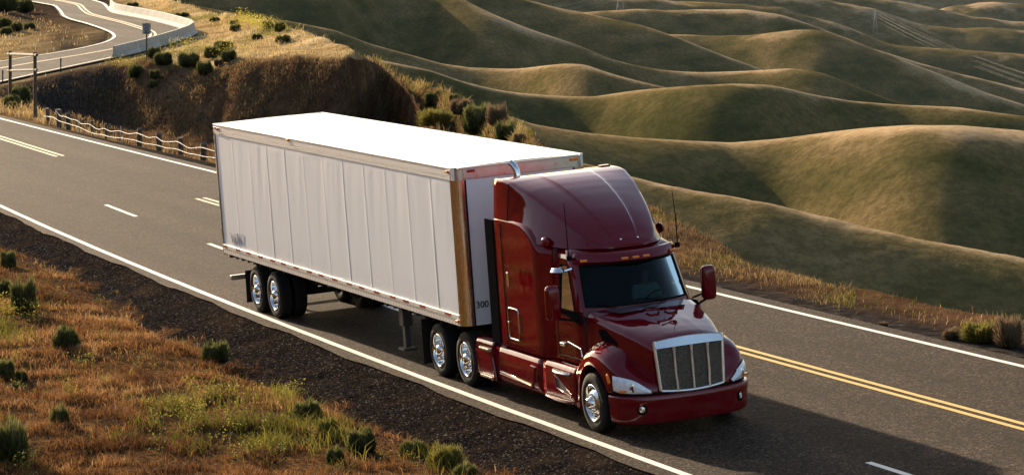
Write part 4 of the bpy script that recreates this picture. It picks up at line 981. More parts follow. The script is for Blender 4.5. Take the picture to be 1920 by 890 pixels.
# ---------------- side fairings with steps
for s_ in (0, 1):
    q = (lambda p: tuple(p)) if s_ == 0 else (lambda p: (p[0], 2*YC-p[1], p[2]))
    prof = [(.42, .985), (.20, .985), (.10, .965), (.04, .915), (.012, .84), (.0, .72), (.0, .60), (.008, .46), (.03, .36), (.075, .295), (.14, .27)]
    def side_part(name, xa, xb, ins=0.0, n=10, prof=prof, flare=None):
        P = []
        for x in np.linspace(xa, xb, n):
            f_ = flare(x) if flare else 0
            P.append([q((x, YC-1.24+d_+ins+f_, z)) for d_, z in prof])
        b = MB(); b.grid(P, caps=False); o = b.build(name, M_red, tk, smooth=60); o.modifiers.new('thick', 'SOLIDIFY').thickness = .02; return o
    tank = side_part('tank_fairing', 1.27, 3.42)
    y_ = YC-1.243
    b = MB(); b.tube([q((1.5, y_+.006, .50)), q((2.9, y_+.004, .43)), q((3.05, y_, .52)), q((3.13, y_, .78)), q((2.95, y_+.002, .79))], .020, 8); b.build('fairing_trim', M_red, tank)
    b = MB(); b.box(q((2.2, y_+.012, .42)), (1.5, .035, .06), Matrix.Rotation(R(1.5), 3, 'Y')); b.build('lower_ledge', M_red, tank, smooth=0, bevel=.012)
    b = MB(); b.box(q((3.25, y_+.003, .60)), (.07, .012, .12)); b.build('grille_vent', M_black, tank, smooth=0, bevel=.004)
    rear = side_part('rear_step_fairing', .30, 1.20, .02, prof=[(.42, .985), (.06, .985), (.02, .96), (.0, .90), (.0, .6), (.0, .35), (.03, .26), (.1, .22)])
    for z, x0, x1 in ((.86, .55, 1.12), (.36, .55, 1.22)):
        b = MB(); b.prism([q((x0, YC-1.215, z)), q((x0+.06, YC-1.285, z)), q((x1-.06, YC-1.285, z)), q((x1, YC-1.215, z))], (0, 0, -.05)); b.build('step', M_tread, rear, smooth=0, bevel=.012)
    b = MB(); b.tube([q((1.22, YC-1.23, .93)), q((1.17, YC-1.25, .75)), q((1.24, YC-1.255, .55)), q((1.27, YC-1.25, .38)), q((1.15, YC-1.26, .31))], .035, 8); b.build('fairing_lip', M_red, rear)
    fr = side_part('step_fairing', 3.47, 4.86, 0.0, 14, prof=[(.35, 1.0), (.12, .985), (.05, .95), (.015, .88), (.005, .78), (.0, .6), (.0, .45), (.02, .36), (.07, .30), (.14, .27)])
    for z, x0, x1, dp in ((.875, 3.95, 4.62, .075), (.405, 3.55, 4.74, .10)):
        pts_ = [q((x0+(x1-x0)*k, YC-1.225-dp*math.sin(math.pi*k)**.45, z)) for k in np.linspace(0, 1, 15)]
        b = MB(); b.prism(pts_, (0, 0, -.03)); b.build('step', M_tread, fr, smooth=0, bevel=.006)
        b = MB(); b.tube([(p[0], p[1], p[2]-.03) for p in pts_], .026, 8); b.build('step_edge', M_chrome if z > .5 else M_red, fr)
    b = MB(); b.prism([q((3.98, y_-.002, .77)), q((4.12, y_-.002, .73)), q((4.70, y_-.002, .52)), q((4.66, y_-.002, .47)), q((4.05, y_-.002, .55))], (0, .010 if s_ == 0 else -.010, 0)); b.build('step_recess', M_seam, fr, smooth=0)
    b = MB(); lp = [q((3.98, y_-.004, .77)), q((4.12, y_-.004, .73)), q((4.70, y_-.004, .52)), q((4.66, y_-.004, .47)), q((4.05, y_-.004, .55)), q((3.98, y_-.004, .77))]; b.tube(lp, .014, 6); b.build('recess_trim', M_red, fr)
# exhaust stacks behind the sleeper
for y in (.70,):
    b = MB(); b.tube([(1.38, y, 1.1), (1.38, y, 3.6), (1.38, y, 3.93), (1.365, y-.01, 4.05), (1.31, y-.035, 4.14), (1.24, y-.06, 4.18)], .062, 14, cap=False); b.tube([(1.38, y, 1.0), (1.38, y, 3.2)], .10, 14); b.build('exhaust_stack', M_chrome, tk)
for r_ in (True, False):
    put_wheel(W_STEER, tk, ARC, r_, .165, turn=0)
    put_wheel(W_DUAL, tk, -1.56, r_, .19); put_wheel(W_DUAL, tk, -.19, r_, .19)
# ---------------- driver
dv = empty('person', (4.1, YC+.52, 1.55), 'driver in a pale shirt seated at the wheel behind the tinted windscreen', 'person')
def skin_body(name, J, E_, mat, parent, sub=2, root=0):
    off = np.array(OFF[parent.name]); me = bpy.data.meshes.new(name)
    me.from_pydata([tuple(np.array(p[:3])-off) for p in J], E_, []); o = bpy.data.objects.new(name, me); COL.objects.link(o); o.parent = parent
    o.modifiers.new('skin', 'SKIN'); sv = me.skin_vertices[0].data
    for i, p in enumerate(J): sv[i].radius = (p[3], p[4] if len(p) > 4 else p[3]); sv[i].use_root = i == root
    s2 = o.modifiers.new('sub', 'SUBSURF'); s2.levels = s2.render_levels = sub; me.materials.append(mat)
    for p in me.polygons: p.use_smooth = True
    return o
y0 = YC+.52
J = [(4.10, y0, 1.62, .15), (4.06, y0, 1.85, .15), (4.06, y0, 2.05, .15), (4.08, y0, 2.17, .06), (4.10, y0, 2.24, .055), (4.12, y0, 2.33, .085), (4.12, y0, 2.42, .075),
     (4.08, y0-.18, 2.09, .065), (4.20, y0-.25, 1.86, .05), (4.46, y0-.19, 1.93, .036), (4.54, y0-.17, 1.97, .035), (4.08, y0+.18, 2.09, .065), (4.20, y0+.25, 1.86, .05), (4.46, y0+.19, 1.93, .036), (4.54, y0+.17, 1.97, .035),
     (4.42, y0-.11, 1.62, .085), (4.55, y0-.12, 1.40, .06), (4.42, y0+.11, 1.62, .085), (4.55, y0+.12, 1.40, .06)]
skin_body('body', J, [(0, 1), (1, 2), (2, 3), (3, 4), (4, 5), (5, 6), (2, 7), (7, 8), (8, 9), (9, 10), (2, 11), (11, 12), (12, 13), (13, 14), (0, 15), (15, 16), (0, 17), (17, 18)], M_skin, dv)
J2 = [(4.10, y0, 1.64, .165), (4.06, y0, 1.85, .168), (4.06, y0, 2.05, .166), (4.075, y0, 2.14, .08), (4.08, y0-.18, 2.09, .08), (4.19, y0-.245, 1.88, .066), (4.08, y0+.18, 2.09, .08), (4.19, y0+.245, 1.88, .066)]
skin_body('shirt', J2, [(0, 1), (1, 2), (2, 3), (2, 4), (4, 5), (2, 6), (6, 7)], M_shirt, dv)
b = MB(); P = [[(4.105+.098*math.cos(a)*math.cos(e_)-.012, y0+.092*math.sin(a)*math.cos(e_), 2.40+.10*math.sin(e_)) for a in np.linspace(0, 2*math.pi, 20)] for e_ in np.linspace(.05, math.pi/2, 7)]
b.grid(P); b.build('hair', M_hair, dv, smooth=180)
b = MB(); b.rev([(.012, 0), (.008, .02), (.0005, .024)], (4.20, y0, 2.335), 'x', 8); b.build('nose', M_skin, dv)
# ================================================================ roadside furniture
m = NT('weathered_concrete'); f = m.noise(1.2, 6, .65, vec=m.objp()); g = m.noise(9., 5, .7, vec=m.objp(), stretch=(1, 1, .25))
c = m.ramp(f, [(.3, (.30, .27, .23)), (.7, (.50, .46, .40))]); c = m.mix(m.ramp(g, [(.52, 0.0), (.75, .5)]), c, (.14, .12, .10))
m.set(Base_Color=c, Roughness=.9, Normal=m.bump(g, .3, .02)); M_conc = m.m
m = NT('weathered_wood'); f = m.noise(3., 5, .65, vec=m.objp(), stretch=(5, 5, .5))
m.set(Base_Color=m.ramp(f, [(.3, (.045, .030, .020)), (.7, (.15, .105, .07))]), Roughness=.9, Normal=m.bump(f, .5, .02)); M_wood = m.m
M_cable = simple('galvanised_cable', (.36, .34, .31), .7, 0.0, var=.1)
M_rust = simple('rusty_steel', (.075, .045, .03), .75, .2, var=.4)
M_sign = simple('sign_sheet', (.40, .39, .37), .45, var=.05)
# --- concrete barrier segments round the outside of the bend
B0 = widen(FOG_OUT, 1.05); bl = np.r_[0, np.cumsum(np.linalg.norm(np.diff(B0, axis=0), axis=1))]
def pxy(P): d_ = (P-CAM) @ MR; return 960+FPX*d_[0]/-d_[2], 445-FPX*d_[1]/-d_[2]
pu = np.array([pxy(p) for p in B0]); i0 = int(np.argmax(pu[:, 0] > 211)); i1 = int(np.where(pu[:, 1] > 14)[0][-1])
seg = 3.05; nseg = int((bl[i1]-bl[i0])/seg)
def bpt(s_): return np.array([np.interp(s_, bl, B0[:, k]) for k in range(3)])
prof = [(-.30, 0), (-.30, .075), (-.14, .30), (-.085, .78), (.085, .78), (.14, .30), (.30, .075), (.30, 0)]
b = MB(); P = [[(x, y, z) for y, z in prof] for x in (-seg/2+.03, seg/2-.03)]; b.grid(P, cv=True, caps=True)
for k in range(1, 14): pass
bar0 = b.build('concrete_barrier', M_conc, None, smooth=0, bevel=.012)
for k in range(nseg):
    a, c_ = bpt(bl[i0]+k*seg), bpt(bl[i0]+(k+1)*seg); o = bar0 if k == 0 else bar0.copy()
    if k: COL.objects.link(o)
    o.location = (a+c_)/2; dv_ = c_-a; o.rotation_euler = (0, -math.atan2(dv_[2], math.hypot(dv_[0], dv_[1])), math.atan2(dv_[1], dv_[0]))
    cu = pxy((a+c_)/2)
    lab = 'pale concrete barrier segment in the row round the outside of the road bend'
    if k == 0: lab = 'end concrete barrier segment beside the speed sign, first of the row on the road bend'
    tag(o, lab, 'barrier', 'concrete barriers along the bend')
# --- speed limit sign
sb = surf_uv(275, 112); sd_ = depth(sb); k_ = sd_/FPX
sg = empty('speed_sign', sb, 'rectangular speed limit sign on a thin dark post beside the concrete barriers', 'road sign')
up = np.array(UP); fwd = np.array((VW[0], VW[1], 0)); fwd /= np.linalg.norm(fwd)
b = MB(); b.tube([sb-up*.3, sb+up*50*k_, sb+up*69*k_], .045, 8); b.build('post', M_rust, sg)
sc = sb+up*58*k_-fwd*.06; zx = up-fwd*(up @ fwd); zx /= np.linalg.norm(zx); xx = np.cross(fwd, zx)
Mx = Matrix(((xx[0], zx[0], -fwd[0], sc[0]), (xx[1], zx[1], -fwd[1], sc[1]), (xx[2], zx[2], -fwd[2], sc[2]), (0, 0, 0, 1)))
w_, h_ = 15.5*k_, 20*k_
def sp(x, y, z): v_ = Mx @ Vector((x*w_, y*h_, z)); return tuple(v_)
b = MB(); b.prism([sp(-.5, -.5, 0), sp(.5, -.5, 0), sp(.5, .5, 0), sp(-.5, .5, 0)], tuple(fwd*.02)); pn = b.build('sign_panel', M_sign, sg, smooth=0)
b = MB()
for (x0, y0_, x1, y1) in ((-.47, -.47, .47, -.44), (-.47, .44, .47, .47), (-.47, -.44, -.44, .44), (.44, -.44, .47, .44)): b.add([sp(x0, y0_, .004), sp(x1, y0_, .004), sp(x1, y1, .004), sp(x0, y1, .004)], [(0, 1, 2, 3)])
b.build('sign_border', M_ink, pn, smooth=0)
for t_, yy, sz in (('SPEED', .30, .20), ('LIMIT', .09, .20), ('35', -.25, .52)):
    text(t_, sz*h_*1.15, Mx @ Matrix.Translation((0, yy*h_, .006)), M_ink, 'lettering', sg, .001)
# --- slack cable fence on leaning posts
FY = 10.25
fe = empty('cable_fence', ony(240, 262, FY), 'leaning wooden post fence with two slack pale cables along the far road edge', 'fence')
POSTS = [(90, 203, 231, .085), (111, 205, 240, .10), (128, 212, 240, .10), (148, 217, 253, .022), (173, 226, 252, .05), (199, 232, 261, .05), (226, 237, 268, .022), (261, 241, 270, .10), (298, 250, 281, .11), (339, 258, 285, .10), (381, 268, 296, .11), (428, 280, 308, .10), (475, 291, 320, .10), (522, 303, 331, .10)]
for i, (u_, vt, vb_, r_) in enumerate(POSTS):
    a, c_ = ony(u_, vb_+4, FY), ony(u_+random.uniform(-1.5, 1.5), vt, FY)
    b = MB(); b.tube([a, (a+c_)/2, c_], [r_*1.05, r_, r_*.95], 9); b.build('post', M_wood if r_ > .03 else M_cable, fe, smooth=40)
for L_ in ([(104, 206), (113, 219), (121, 218), (133, 224), (144, 225), (152, 233), (167, 232), (182, 243), (188, 243), (195, 240), (206, 247), (223, 245), (242, 252), (256, 249), (280, 259), (293, 256), (304, 266), (321, 266), (333, 265), (355, 279), (377, 276), (403, 284), (425, 284), (450, 297), (473, 294), (520, 308)],
           [(83, 218), (101, 220), (110, 227), (124, 231), (140, 236), (150, 239), (161, 245), (180, 252), (191, 252), (205, 257), (227, 259), (253, 263), (270, 269), (293, 272), (313, 278), (330, 279), (353, 288), (368, 290), (383, 294), (404, 296), (430, 305), (475, 314), (520, 326)]):
    pts_ = np.array([ony(u_, v_, FY-.12) for u_, v_ in L_]); pts_ = smooth_line(resample(pts_, 160), 3)
    b = MB(); b.tube(pts_, .013, 6); b.build('cable', M_cable, fe)
# --- timber frame by the road
hf = empty('timber_frame', ony(66, 218, FY), 'tall weathered timber frame of two posts and two crossbars at the far road edge', 'timber frame')
pa0, pa1 = ony(19, 190, 11.6), ony(19, 97, 11.6); pb0, pb1 = ony(66, 220, FY), ony(65.5, 99, FY)
for a, c_ in ((pa0, pa1), (pb0, pb1)):
    b = MB(); b.tube([a, (a+c_)/2, c_], [.085, .075, .07], 9); b.build('post', M_wood, hf, smooth=40)
def lerp(a, c_, t): return a*(1-t)+c_*t
for t0, t1, r_ in ((.95, .965, .06), (.62, .735, .05)):
    A_, B_ = lerp(pa0, pa1, t0), lerp(pb0, pb1, t1); e_ = (B_-A_)*.10
    b = MB(); b.tube([A_-e_, B_+e_*.7], r_, 8); b.build('crossbar', M_wood, hf, smooth=40)
# --- delineator posts beside the distant road
for i, (u_, vt, vb_) in enumerate(((5, 132, 156), (114, 109, 136))):
    a = onp(u_, vb_); k_ = depth(a)/FPX
    b = MB(); b.tube([a, a+up*(vb_-vt)*k_], .05, 6); c_ = a+up*(vb_-vt-3)*k_; b.box(c_, (.09, .09, .16))
    o = b.build('delineator_post', M_rust, None, smooth=40)
    tag(o, ('thin dark marker post at the road edge, near the left picture border', 'thin dark marker post at the road edge, between timber frame and speed sign')[i], 'marker post', 'marker posts on the distant road')
# --- power line across the far valley
M_steel = simple('galvanised_steel', (.30, .29, .28), .7, .2)
def pylon(P, H, label, vis=1.0):
    e = empty('power_pylon', P, label, 'pylon', 'pylons across the valley')
    rt = np.array((RT[0], RT[1], 0)); rt /= np.linalg.norm(rt); fw = np.array((-rt[1], rt[0], 0)); r_ = .13*vis
    b = MB(); hwid = lambda t: 3.6*(1-t)**1.15+.55
    cor = lambda t, a, c_: P+up*H*t+rt*hwid(t)*a+fw*hwid(t)*c_
    for a, c_ in ((-1, -1), (1, -1), (1, 1), (-1, 1)): b.tube([cor(t, a, c_) for t in np.linspace(0, 1, 6)], r_, 4)
    lv = np.linspace(0, 1, 8)
    for t0, t1 in zip(lv[:-1], lv[1:]):
        for s_ in (-1, 1): b.tube([cor(t0, -1, s_), cor(t1, 1, s_)], r_*.6, 3); b.tube([cor(t0, 1, s_), cor(t1, -1, s_)], r_*.6, 3)
    b.build('lattice_tower', M_steel, e, smooth=0)
    tips = []
    for t, wd in ((.72, 6.0), (.84, 5.2), (.95, 4.2)):
        b = MB(); L_, R_ = P+up*H*t-rt*wd, P+up*H*t+rt*wd; b.tube([L_, P+up*H*(t+.035), R_], r_*.8, 4); b.tube([L_, R_], r_*.8, 4); b.build('crossarm', M_steel, e, smooth=0); tips.append((L_, R_))
    return tips
p1_ = surf_uv(1641, 66); p2_ = surf_uv(1163, 20)
T1 = pylon(p1_, 46*depth(p1_)/FPX, 'right lattice pylon standing on the far sunlit slopes', 1.0)
T2 = pylon(p2_, 44*depth(p2_)/FPX, 'left lattice pylon rising from the small hilltop at the top picture edge', .9)
def span_cable(A, B, sag, label, r_):
    t = np.linspace(0, 1, 28); P = [lerp(A, B, q_)-up*sag*4*q_*(1-q_) for q_ in t]
    b = MB(); b.tube(P, r_, 4); o = b.build('power_cable', M_steel, None); tag(o, label, 'cable', 'cables between the pylons')
fr1, fl2 = at(2080, 205, 3300), at(830, 8, 3000)
for k, sg_ in enumerate((1.0, .92, .85)):
    for s_ in (0, 1):
        span_cable(T2[k][s_], T1[k][s_], 34*sg_, 'thin pale power cable sagging between the two far pylons', .05)
        span_cable(T1[k][s_], fr1+up*6*k, 12*sg_, 'thin pale power cable running down right from the right pylon', .045)
        span_cable(T2[k][s_], fl2+up*6*k, 22*sg_, 'thin pale power cable running left from the left pylon', .045)
# ================================================================ vegetation
def leafmat(name, stops, trans=.35, attr='tint'):
    m = NT(name); c = m.ramp(m.attr(attr), stops)
    m.set(Base_Color=c, Roughness=.8, Specular_IOR_Level=.15)
    t = m.n('BsdfTranslucent'); m.l(c, t.inputs[0]); mx = m.n('MixShader'); mx.inputs[0].default_value = trans
    m.l(m.b.outputs[0], mx.inputs[1]); m.l(t.outputs[0], mx.inputs[2]); m.l(mx.outputs[0], m.t.nodes['Material Output'].inputs[0]); return m.m
M_dry = leafmat('dry_grass', [(0, (.040, .018, .009)), (.35, (.145, .064, .022)), (.7, (.30, .145, .052)), (1, (.50, .33, .15))])
M_green = leafmat('green_grass', [(0, (.035, .038, .008)), (.5, (.13, .125, .020)), (1, (.30, .26, .05))])
M_gold = leafmat('golden_grass', [(0, (.06, .035, .018)), (.35, (.20, .125, .055)), (.7, (.40, .27, .11)), (1, (.58, .46, .24))])
M_bush = leafmat('shrub_foliage', [(0, (.016, .014, .006)), (.45, (.044, .050, .016)), (.75, (.10, .108, .032)), (1, (.24, .22, .085))], .3)
M_bushy = leafmat('yellow_shrub_foliage', [(0, (.03, .03, .006)), (.5, (.12, .11, .02)), (1, (.28, .24, .06))], .3)
M_bushd = leafmat('dry_shrub_foliage', [(0, (.035, .022, .012)), (.5, (.13, .085, .045)), (1, (.30, .21, .12))], .25)
M_twig = simple('shrub_twigs', (.06, .04, .028), .9, var=.4)
def blades(P, hgt, wid, lean, tint, up_=np.array((0, 0, 1.0)), bend=.35):
    """P (n,3); each blade = a bent strip of 3 triangles folded into 1 quad + 1 tip, as two quads sharing the tip"""
    n = len(P); az = rng.random(n)*2*np.pi; side = np.stack([np.cos(az), np.sin(az), 0*az], 1)
    la = rng.random(n)*2*np.pi; ld = np.stack([np.cos(la), np.sin(la), 0*la], 1)*(lean*rng.random(n)**.7)[:, None]
    hgt = np.broadcast_to(hgt, (n,))[:, None]; wid = np.broadcast_to(wid, (n,))[:, None]
    mid = P+(up_+ld*.6)*hgt*.55; tip = P+(up_*(1-bend*.3)+ld*(1+bend))*hgt
    V = np.stack([P-side*wid, P+side*wid, mid+side*wid*.7, mid-side*wid*.7, tip, tip+side*wid*.05], 1).reshape(-1, 3)
    i = np.arange(n)[:, None]*6
    F = np.concatenate([i+np.array([0, 1, 2, 3]), i+np.array([3, 2, 5, 4])])
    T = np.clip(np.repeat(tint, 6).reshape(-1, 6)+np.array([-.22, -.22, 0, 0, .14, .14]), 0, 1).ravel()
    return V, F, T
def inview(P, mar=240):
    c_ = (P-CAM) @ MR; u_ = 960+FPX*c_[:, 0]/-c_[:, 2]; v_ = 445-FPX*c_[:, 1]/-c_[:, 2]
    return (u_ > -mar) & (u_ < 1920+mar) & (v_ > -mar) & (v_ < 890+mar), u_, v_
def blob(u_, v_, spots):
    w = np.zeros(len(u_))
    for (a, b_, ra, rb) in spots: w = np.maximum(w, np.exp(-((u_-a)/ra)**2-((v_-b_)/rb)**2))
    return w
# --- foreground grass on the mound
n = 1000000
x = rng.uniform(-48, 18, n); y = yG(x)-rng.uniform(-.9, 13, n)
p_ = yG(x)-y; cl = fbm(x/.7, y/.7, 4, 13)
keep = (p_+.25+.55*fbm(x/.8, y/.8, 4, 13) > .12) & (rng.random(n) < np.clip(.20+1.05*cl+.25*fbm(x/2.6, y/2.6, 3, 23), .03, 1)*np.clip(.25+p_*1.2, .1, 1)*np.clip((x+30)/22+.3, .22, 1))
x, y = x[keep], y[keep]; P = np.stack([x, y, near_z(x, y)-.01], 1); iv, u_, v_ = inview(P); P, u_, v_ = P[iv], u_[iv], v_[iv]
gp = np.clip(blob(u_, v_, [(520, 820, 95, 45), (440, 790, 90, 50), (620, 850, 70, 35), (820, 865, 55, 25), (330, 790, 60, 40), (10, 620, 40, 25), (540, 745, 30, 18)])+.30*fbm(P[:, 0]/1.1, P[:, 1]/1.1, 3, 17)-.14, 0, 1)
isg = rng.random(len(P)) < gp*.75
tn = np.clip(.43+.30*fbm(P[:, 0]/.9, P[:, 1]/.9, 3, 18)+.26*fbm(P[:, 0]/3.1, P[:, 1]/3.1, 3, 19)+rng.normal(0, .17, len(P)), 0, 1)
hh = rng.gamma(5, .019, len(P))+.05
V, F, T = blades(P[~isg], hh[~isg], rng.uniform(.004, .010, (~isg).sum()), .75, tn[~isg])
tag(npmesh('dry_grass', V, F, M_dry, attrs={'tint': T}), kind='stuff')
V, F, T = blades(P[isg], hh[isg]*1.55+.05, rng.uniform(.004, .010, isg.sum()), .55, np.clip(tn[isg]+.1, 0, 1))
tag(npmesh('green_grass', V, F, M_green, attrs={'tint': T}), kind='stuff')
# --- leafy weeds among it
def weed_cloud(pts, hts, per=46):
    Vs, Fs, Ts, o_ = [], [], [], 0
    for p, h_ in zip(pts, hts):
        k = per; t = rng.random(k)**.7; c_ = p+np.stack([rng.normal(0, .33, k)*h_*(.35+.5*t), rng.normal(0, .33, k)*h_*(.35+.5*t), t*h_], 1)
        a = rng.normal(0, 1, (k, 3)); a /= np.linalg.norm(a, axis=1)[:, None]; b_ = np.cross(a, rng.normal(0, 1, (k, 3))); b_ /= np.linalg.norm(b_, axis=1)[:, None]
        s_ = rng.uniform(.012, .034, k)[:, None]*(h_/.4)
        Vs.append(np.stack([c_-a*s_, c_-b_*s_*.5, c_+a*s_, c_+b_*s_*.5], 1).reshape(-1, 3)); Fs.append(np.arange(4*k).reshape(k, 4)+o_); o_ += 4*k
        Ts.append(np.repeat(np.clip(.35+.5*t+rng.normal(0, .18, k), 0, 1), 4))
    return np.concatenate(Vs), np.concatenate(Fs), np.concatenate(Ts)
def near_hit(u, v):
    d = ray(u, v); lo, hi = 20., 130.
    for t in np.arange(25, 130, .5):
        p = CAM+d*t
        if p[2] < float(near_z(p[0], p[1])): lo, hi = t-.5, t; break
    for _ in range(20):
        t = (lo+hi)/2; p = CAM+d*t
        if p[2] < float(near_z(p[0], p[1])): hi = t
        else: lo = t
    return CAM+d*hi
wp, wh = [], []
for (a, b_, ra, rb, k, h0) in ((370, 790, 75, 45, 46, .34), (420, 740, 50, 20, 14, .3), (160, 690, 18, 10, 5, .3), (75, 600, 22, 14, 7, .42), (15, 605, 22, 18, 8, .42), (215, 640, 18, 12, 5, .24), (130, 745, 12, 14, 4, .3), (545, 745, 18, 10, 6, .3), (245, 700, 60, 40, 10, .2), (500, 850, 70, 25, 12, .3), (200, 560, 30, 15, 5, .2), (60, 880, 20, 15, 5, .35), (760, 870, 60, 15, 8, .2), (40, 740, 30, 10, 4, .25), (100, 540, 40, 20, 6, .2), (15, 690, 20, 20, 5, .3)):
    for _ in range(k): wp.append(near_hit(a+rng.normal(0, ra*.6), min(905, b_+rng.normal(0, rb*.6)))); wh.append(h0*rng.uniform(.6, 1.25))
V, F, T = weed_cloud(wp, wh); tag(npmesh('leafy_weeds', V, F, M_green, attrs={'tint': T}), kind='stuff')
# --- loose stones
n = 9000; x = rng.uniform(-45, 20, n); q = rng.random(n)**.8; g_ = yE(x)-yG(x); y = yE(x)-.35-q*(g_+.6)
P = np.stack([x, y, near_z(x, y)], 1); s_ = rng.gamma(2, .0055, n)+.006
oct_ = np.array([(1, 0, 0), (-1, 0, 0), (0, 1, 0), (0, -1, 0), (0, 0, 1), (0, 0, -1)], float)
Vt = P[:, None, :]+oct_[None]*(s_[:, None]*rng.uniform(.6, 1.3, (n, 6)))[..., None]*np.array((1, 1, .75)); i = np.arange(n)[:, None]*6
tri = np.array([(0, 2, 4), (2, 1, 4), (1, 3, 4), (3, 0, 4), (2, 0, 5), (1, 2, 5), (3, 1, 5), (0, 3, 5)])
F = (i[:, None, :]+tri[None]).reshape(-1, 3)
ms = NT('loose_stone'); ms.set(Base_Color=ms.ramp(ms.attr('tint'), [(0, (.012, .010, .010)), (.8, (.045, .037, .033)), (.93, (.12, .10, .085)), (1, (.42, .38, .33))]), Roughness=.9)
tag(npmesh('gravel_stones', Vt.reshape(-1, 3), F, ms.m, smooth=False, attrs={'tint': np.repeat(rng.random(n)**1.1, 6)}), kind='stuff')

# --- grass on the far verge, bank, terrace and berm
vis = np.zeros((NROW_NEAR, NU-1)); VM = np.vstack([np.full((1, NU), 1e9), VMIN[:-1]])
dv_ = GV[:-1]-GV[1:]; ok = (dv_ > 0) & (GV[1:] < VM[1:]+.5)
area = np.where(ok, dv_, 0)[:NROW_NEAR, :-1]*5.0
um = U[:-1]; area *= ((um > -200) & (um < 2150))[None, :]; area *= (GV[:NROW_NEAR, :-1] < 900)&(GV[:NROW_NEAR, :-1] > -60)
area[:2] *= .15
area = area*np.where(GK[:NROW_NEAR, :-1] > 3.0, 1, .8)
pr_ = (area/area.sum()).ravel(); n = 260000
ci = rng.choice(len(pr_), n, p=pr_); ri, cj = ci//(NU-1), ci % (NU-1); fr_, fu = rng.random(n)[:, None], rng.random(n)[:, None]
P = (GP[ri, cj]*(1-fu)+GP[ri, cj+1]*fu)*(1-fr_)+(GP[ri+1, cj]*(1-fu)+GP[ri+1, cj+1]*fu)*fr_
kq = GK[ri, cj]; uq = um[cj]; dq = GD[ri, cj]
roadd = np.full(n, 1e9); nearr = (uq < 430) & (kq > 3)
for p in allp[::3]:
    dd = (P[nearr, 0]-p[0])**2+(P[nearr, 1]-p[1])**2; roadd[nearr] = np.minimum(roadd[nearr], dd)
roadd = np.sqrt(roadd)
cl = fbm(P[:, 0]/1.6, P[:, 1]/1.6, 4, 61); cl2 = fbm(P[:, 0]/7, P[:, 1]/7, 3, 62)
dkq = dark[ri, cj]
keep = (roadd > 1.6) & (rng.random(n) < np.clip(.62+.8*cl+.35*cl2, .08, 1)*np.where((uq < 800) & (kq > 2.9) & (kq < 3.93), .45, np.where((uq < 700) & (kq >= 3.93), .38, 1))) & (rng.random(n) > dkq*.85) & (P[:, 1] > yE2(P[:, 0])+.55)
P, kq, uq, dq, cl, cl2 = P[keep], kq[keep], uq[keep], dq[keep], cl[keep], cl2[keep]; n = len(P)
berm = uq > 1000
shoulder = (uq > 1600) & (kq < 4.3)
_k = ~(shoulder & (rng.random(len(P)) < .93)); P, kq, uq, dq, cl, cl2, berm = [a_[_k] for a_ in (P, kq, uq, dq, cl, cl2, berm)]; n = len(P)
tn = np.clip(.46-.24*berm+.25*cl+.18*cl2+rng.normal(0, .13, n)+np.where((kq > 4.05) & (uq < 700), .22, -.05)+np.where(kq < 2.0, .12, 0)-np.where((uq < 800) & (kq > 2.9) & (kq < 3.93), .22, 0), 0, 1)
green_q = np.clip((fbm(P[:, 0]/7, P[:, 1]/7, 3, 21)-.15)*2.2, 0, 1)*((kq > 3.95) & (uq < 700) & (uq > 190))*.8
green_q = np.maximum(green_q, berm*np.clip(fbm(P[:, 0]/3, P[:, 1]/3, 3, 22)*.8+.30, 0, .8)); green_q = np.maximum(green_q, ((kq > 4.3) & (uq > 690))*.35)
isg = rng.random(n) < green_q
hh = (rng.gamma(6, .045, n)+.05)*np.where(berm, .68, np.where((uq < 800) & (kq > 2.6) & (kq < 3.95), .62, np.where((uq < 700) & (kq > 3.95), .62, 1.0)))*np.clip(dq/150, .6, 1.25); ww = np.clip(dq, 60, 260)*.000105*rng.uniform(.7, 1.5, n)
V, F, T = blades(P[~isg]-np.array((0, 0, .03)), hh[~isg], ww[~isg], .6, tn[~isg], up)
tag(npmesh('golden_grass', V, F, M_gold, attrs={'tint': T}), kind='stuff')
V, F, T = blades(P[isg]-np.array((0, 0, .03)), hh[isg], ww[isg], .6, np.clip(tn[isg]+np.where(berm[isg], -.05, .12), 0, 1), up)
tag(npmesh('yellow_green_grass', V, F, M_green, attrs={'tint': T}), kind='stuff')

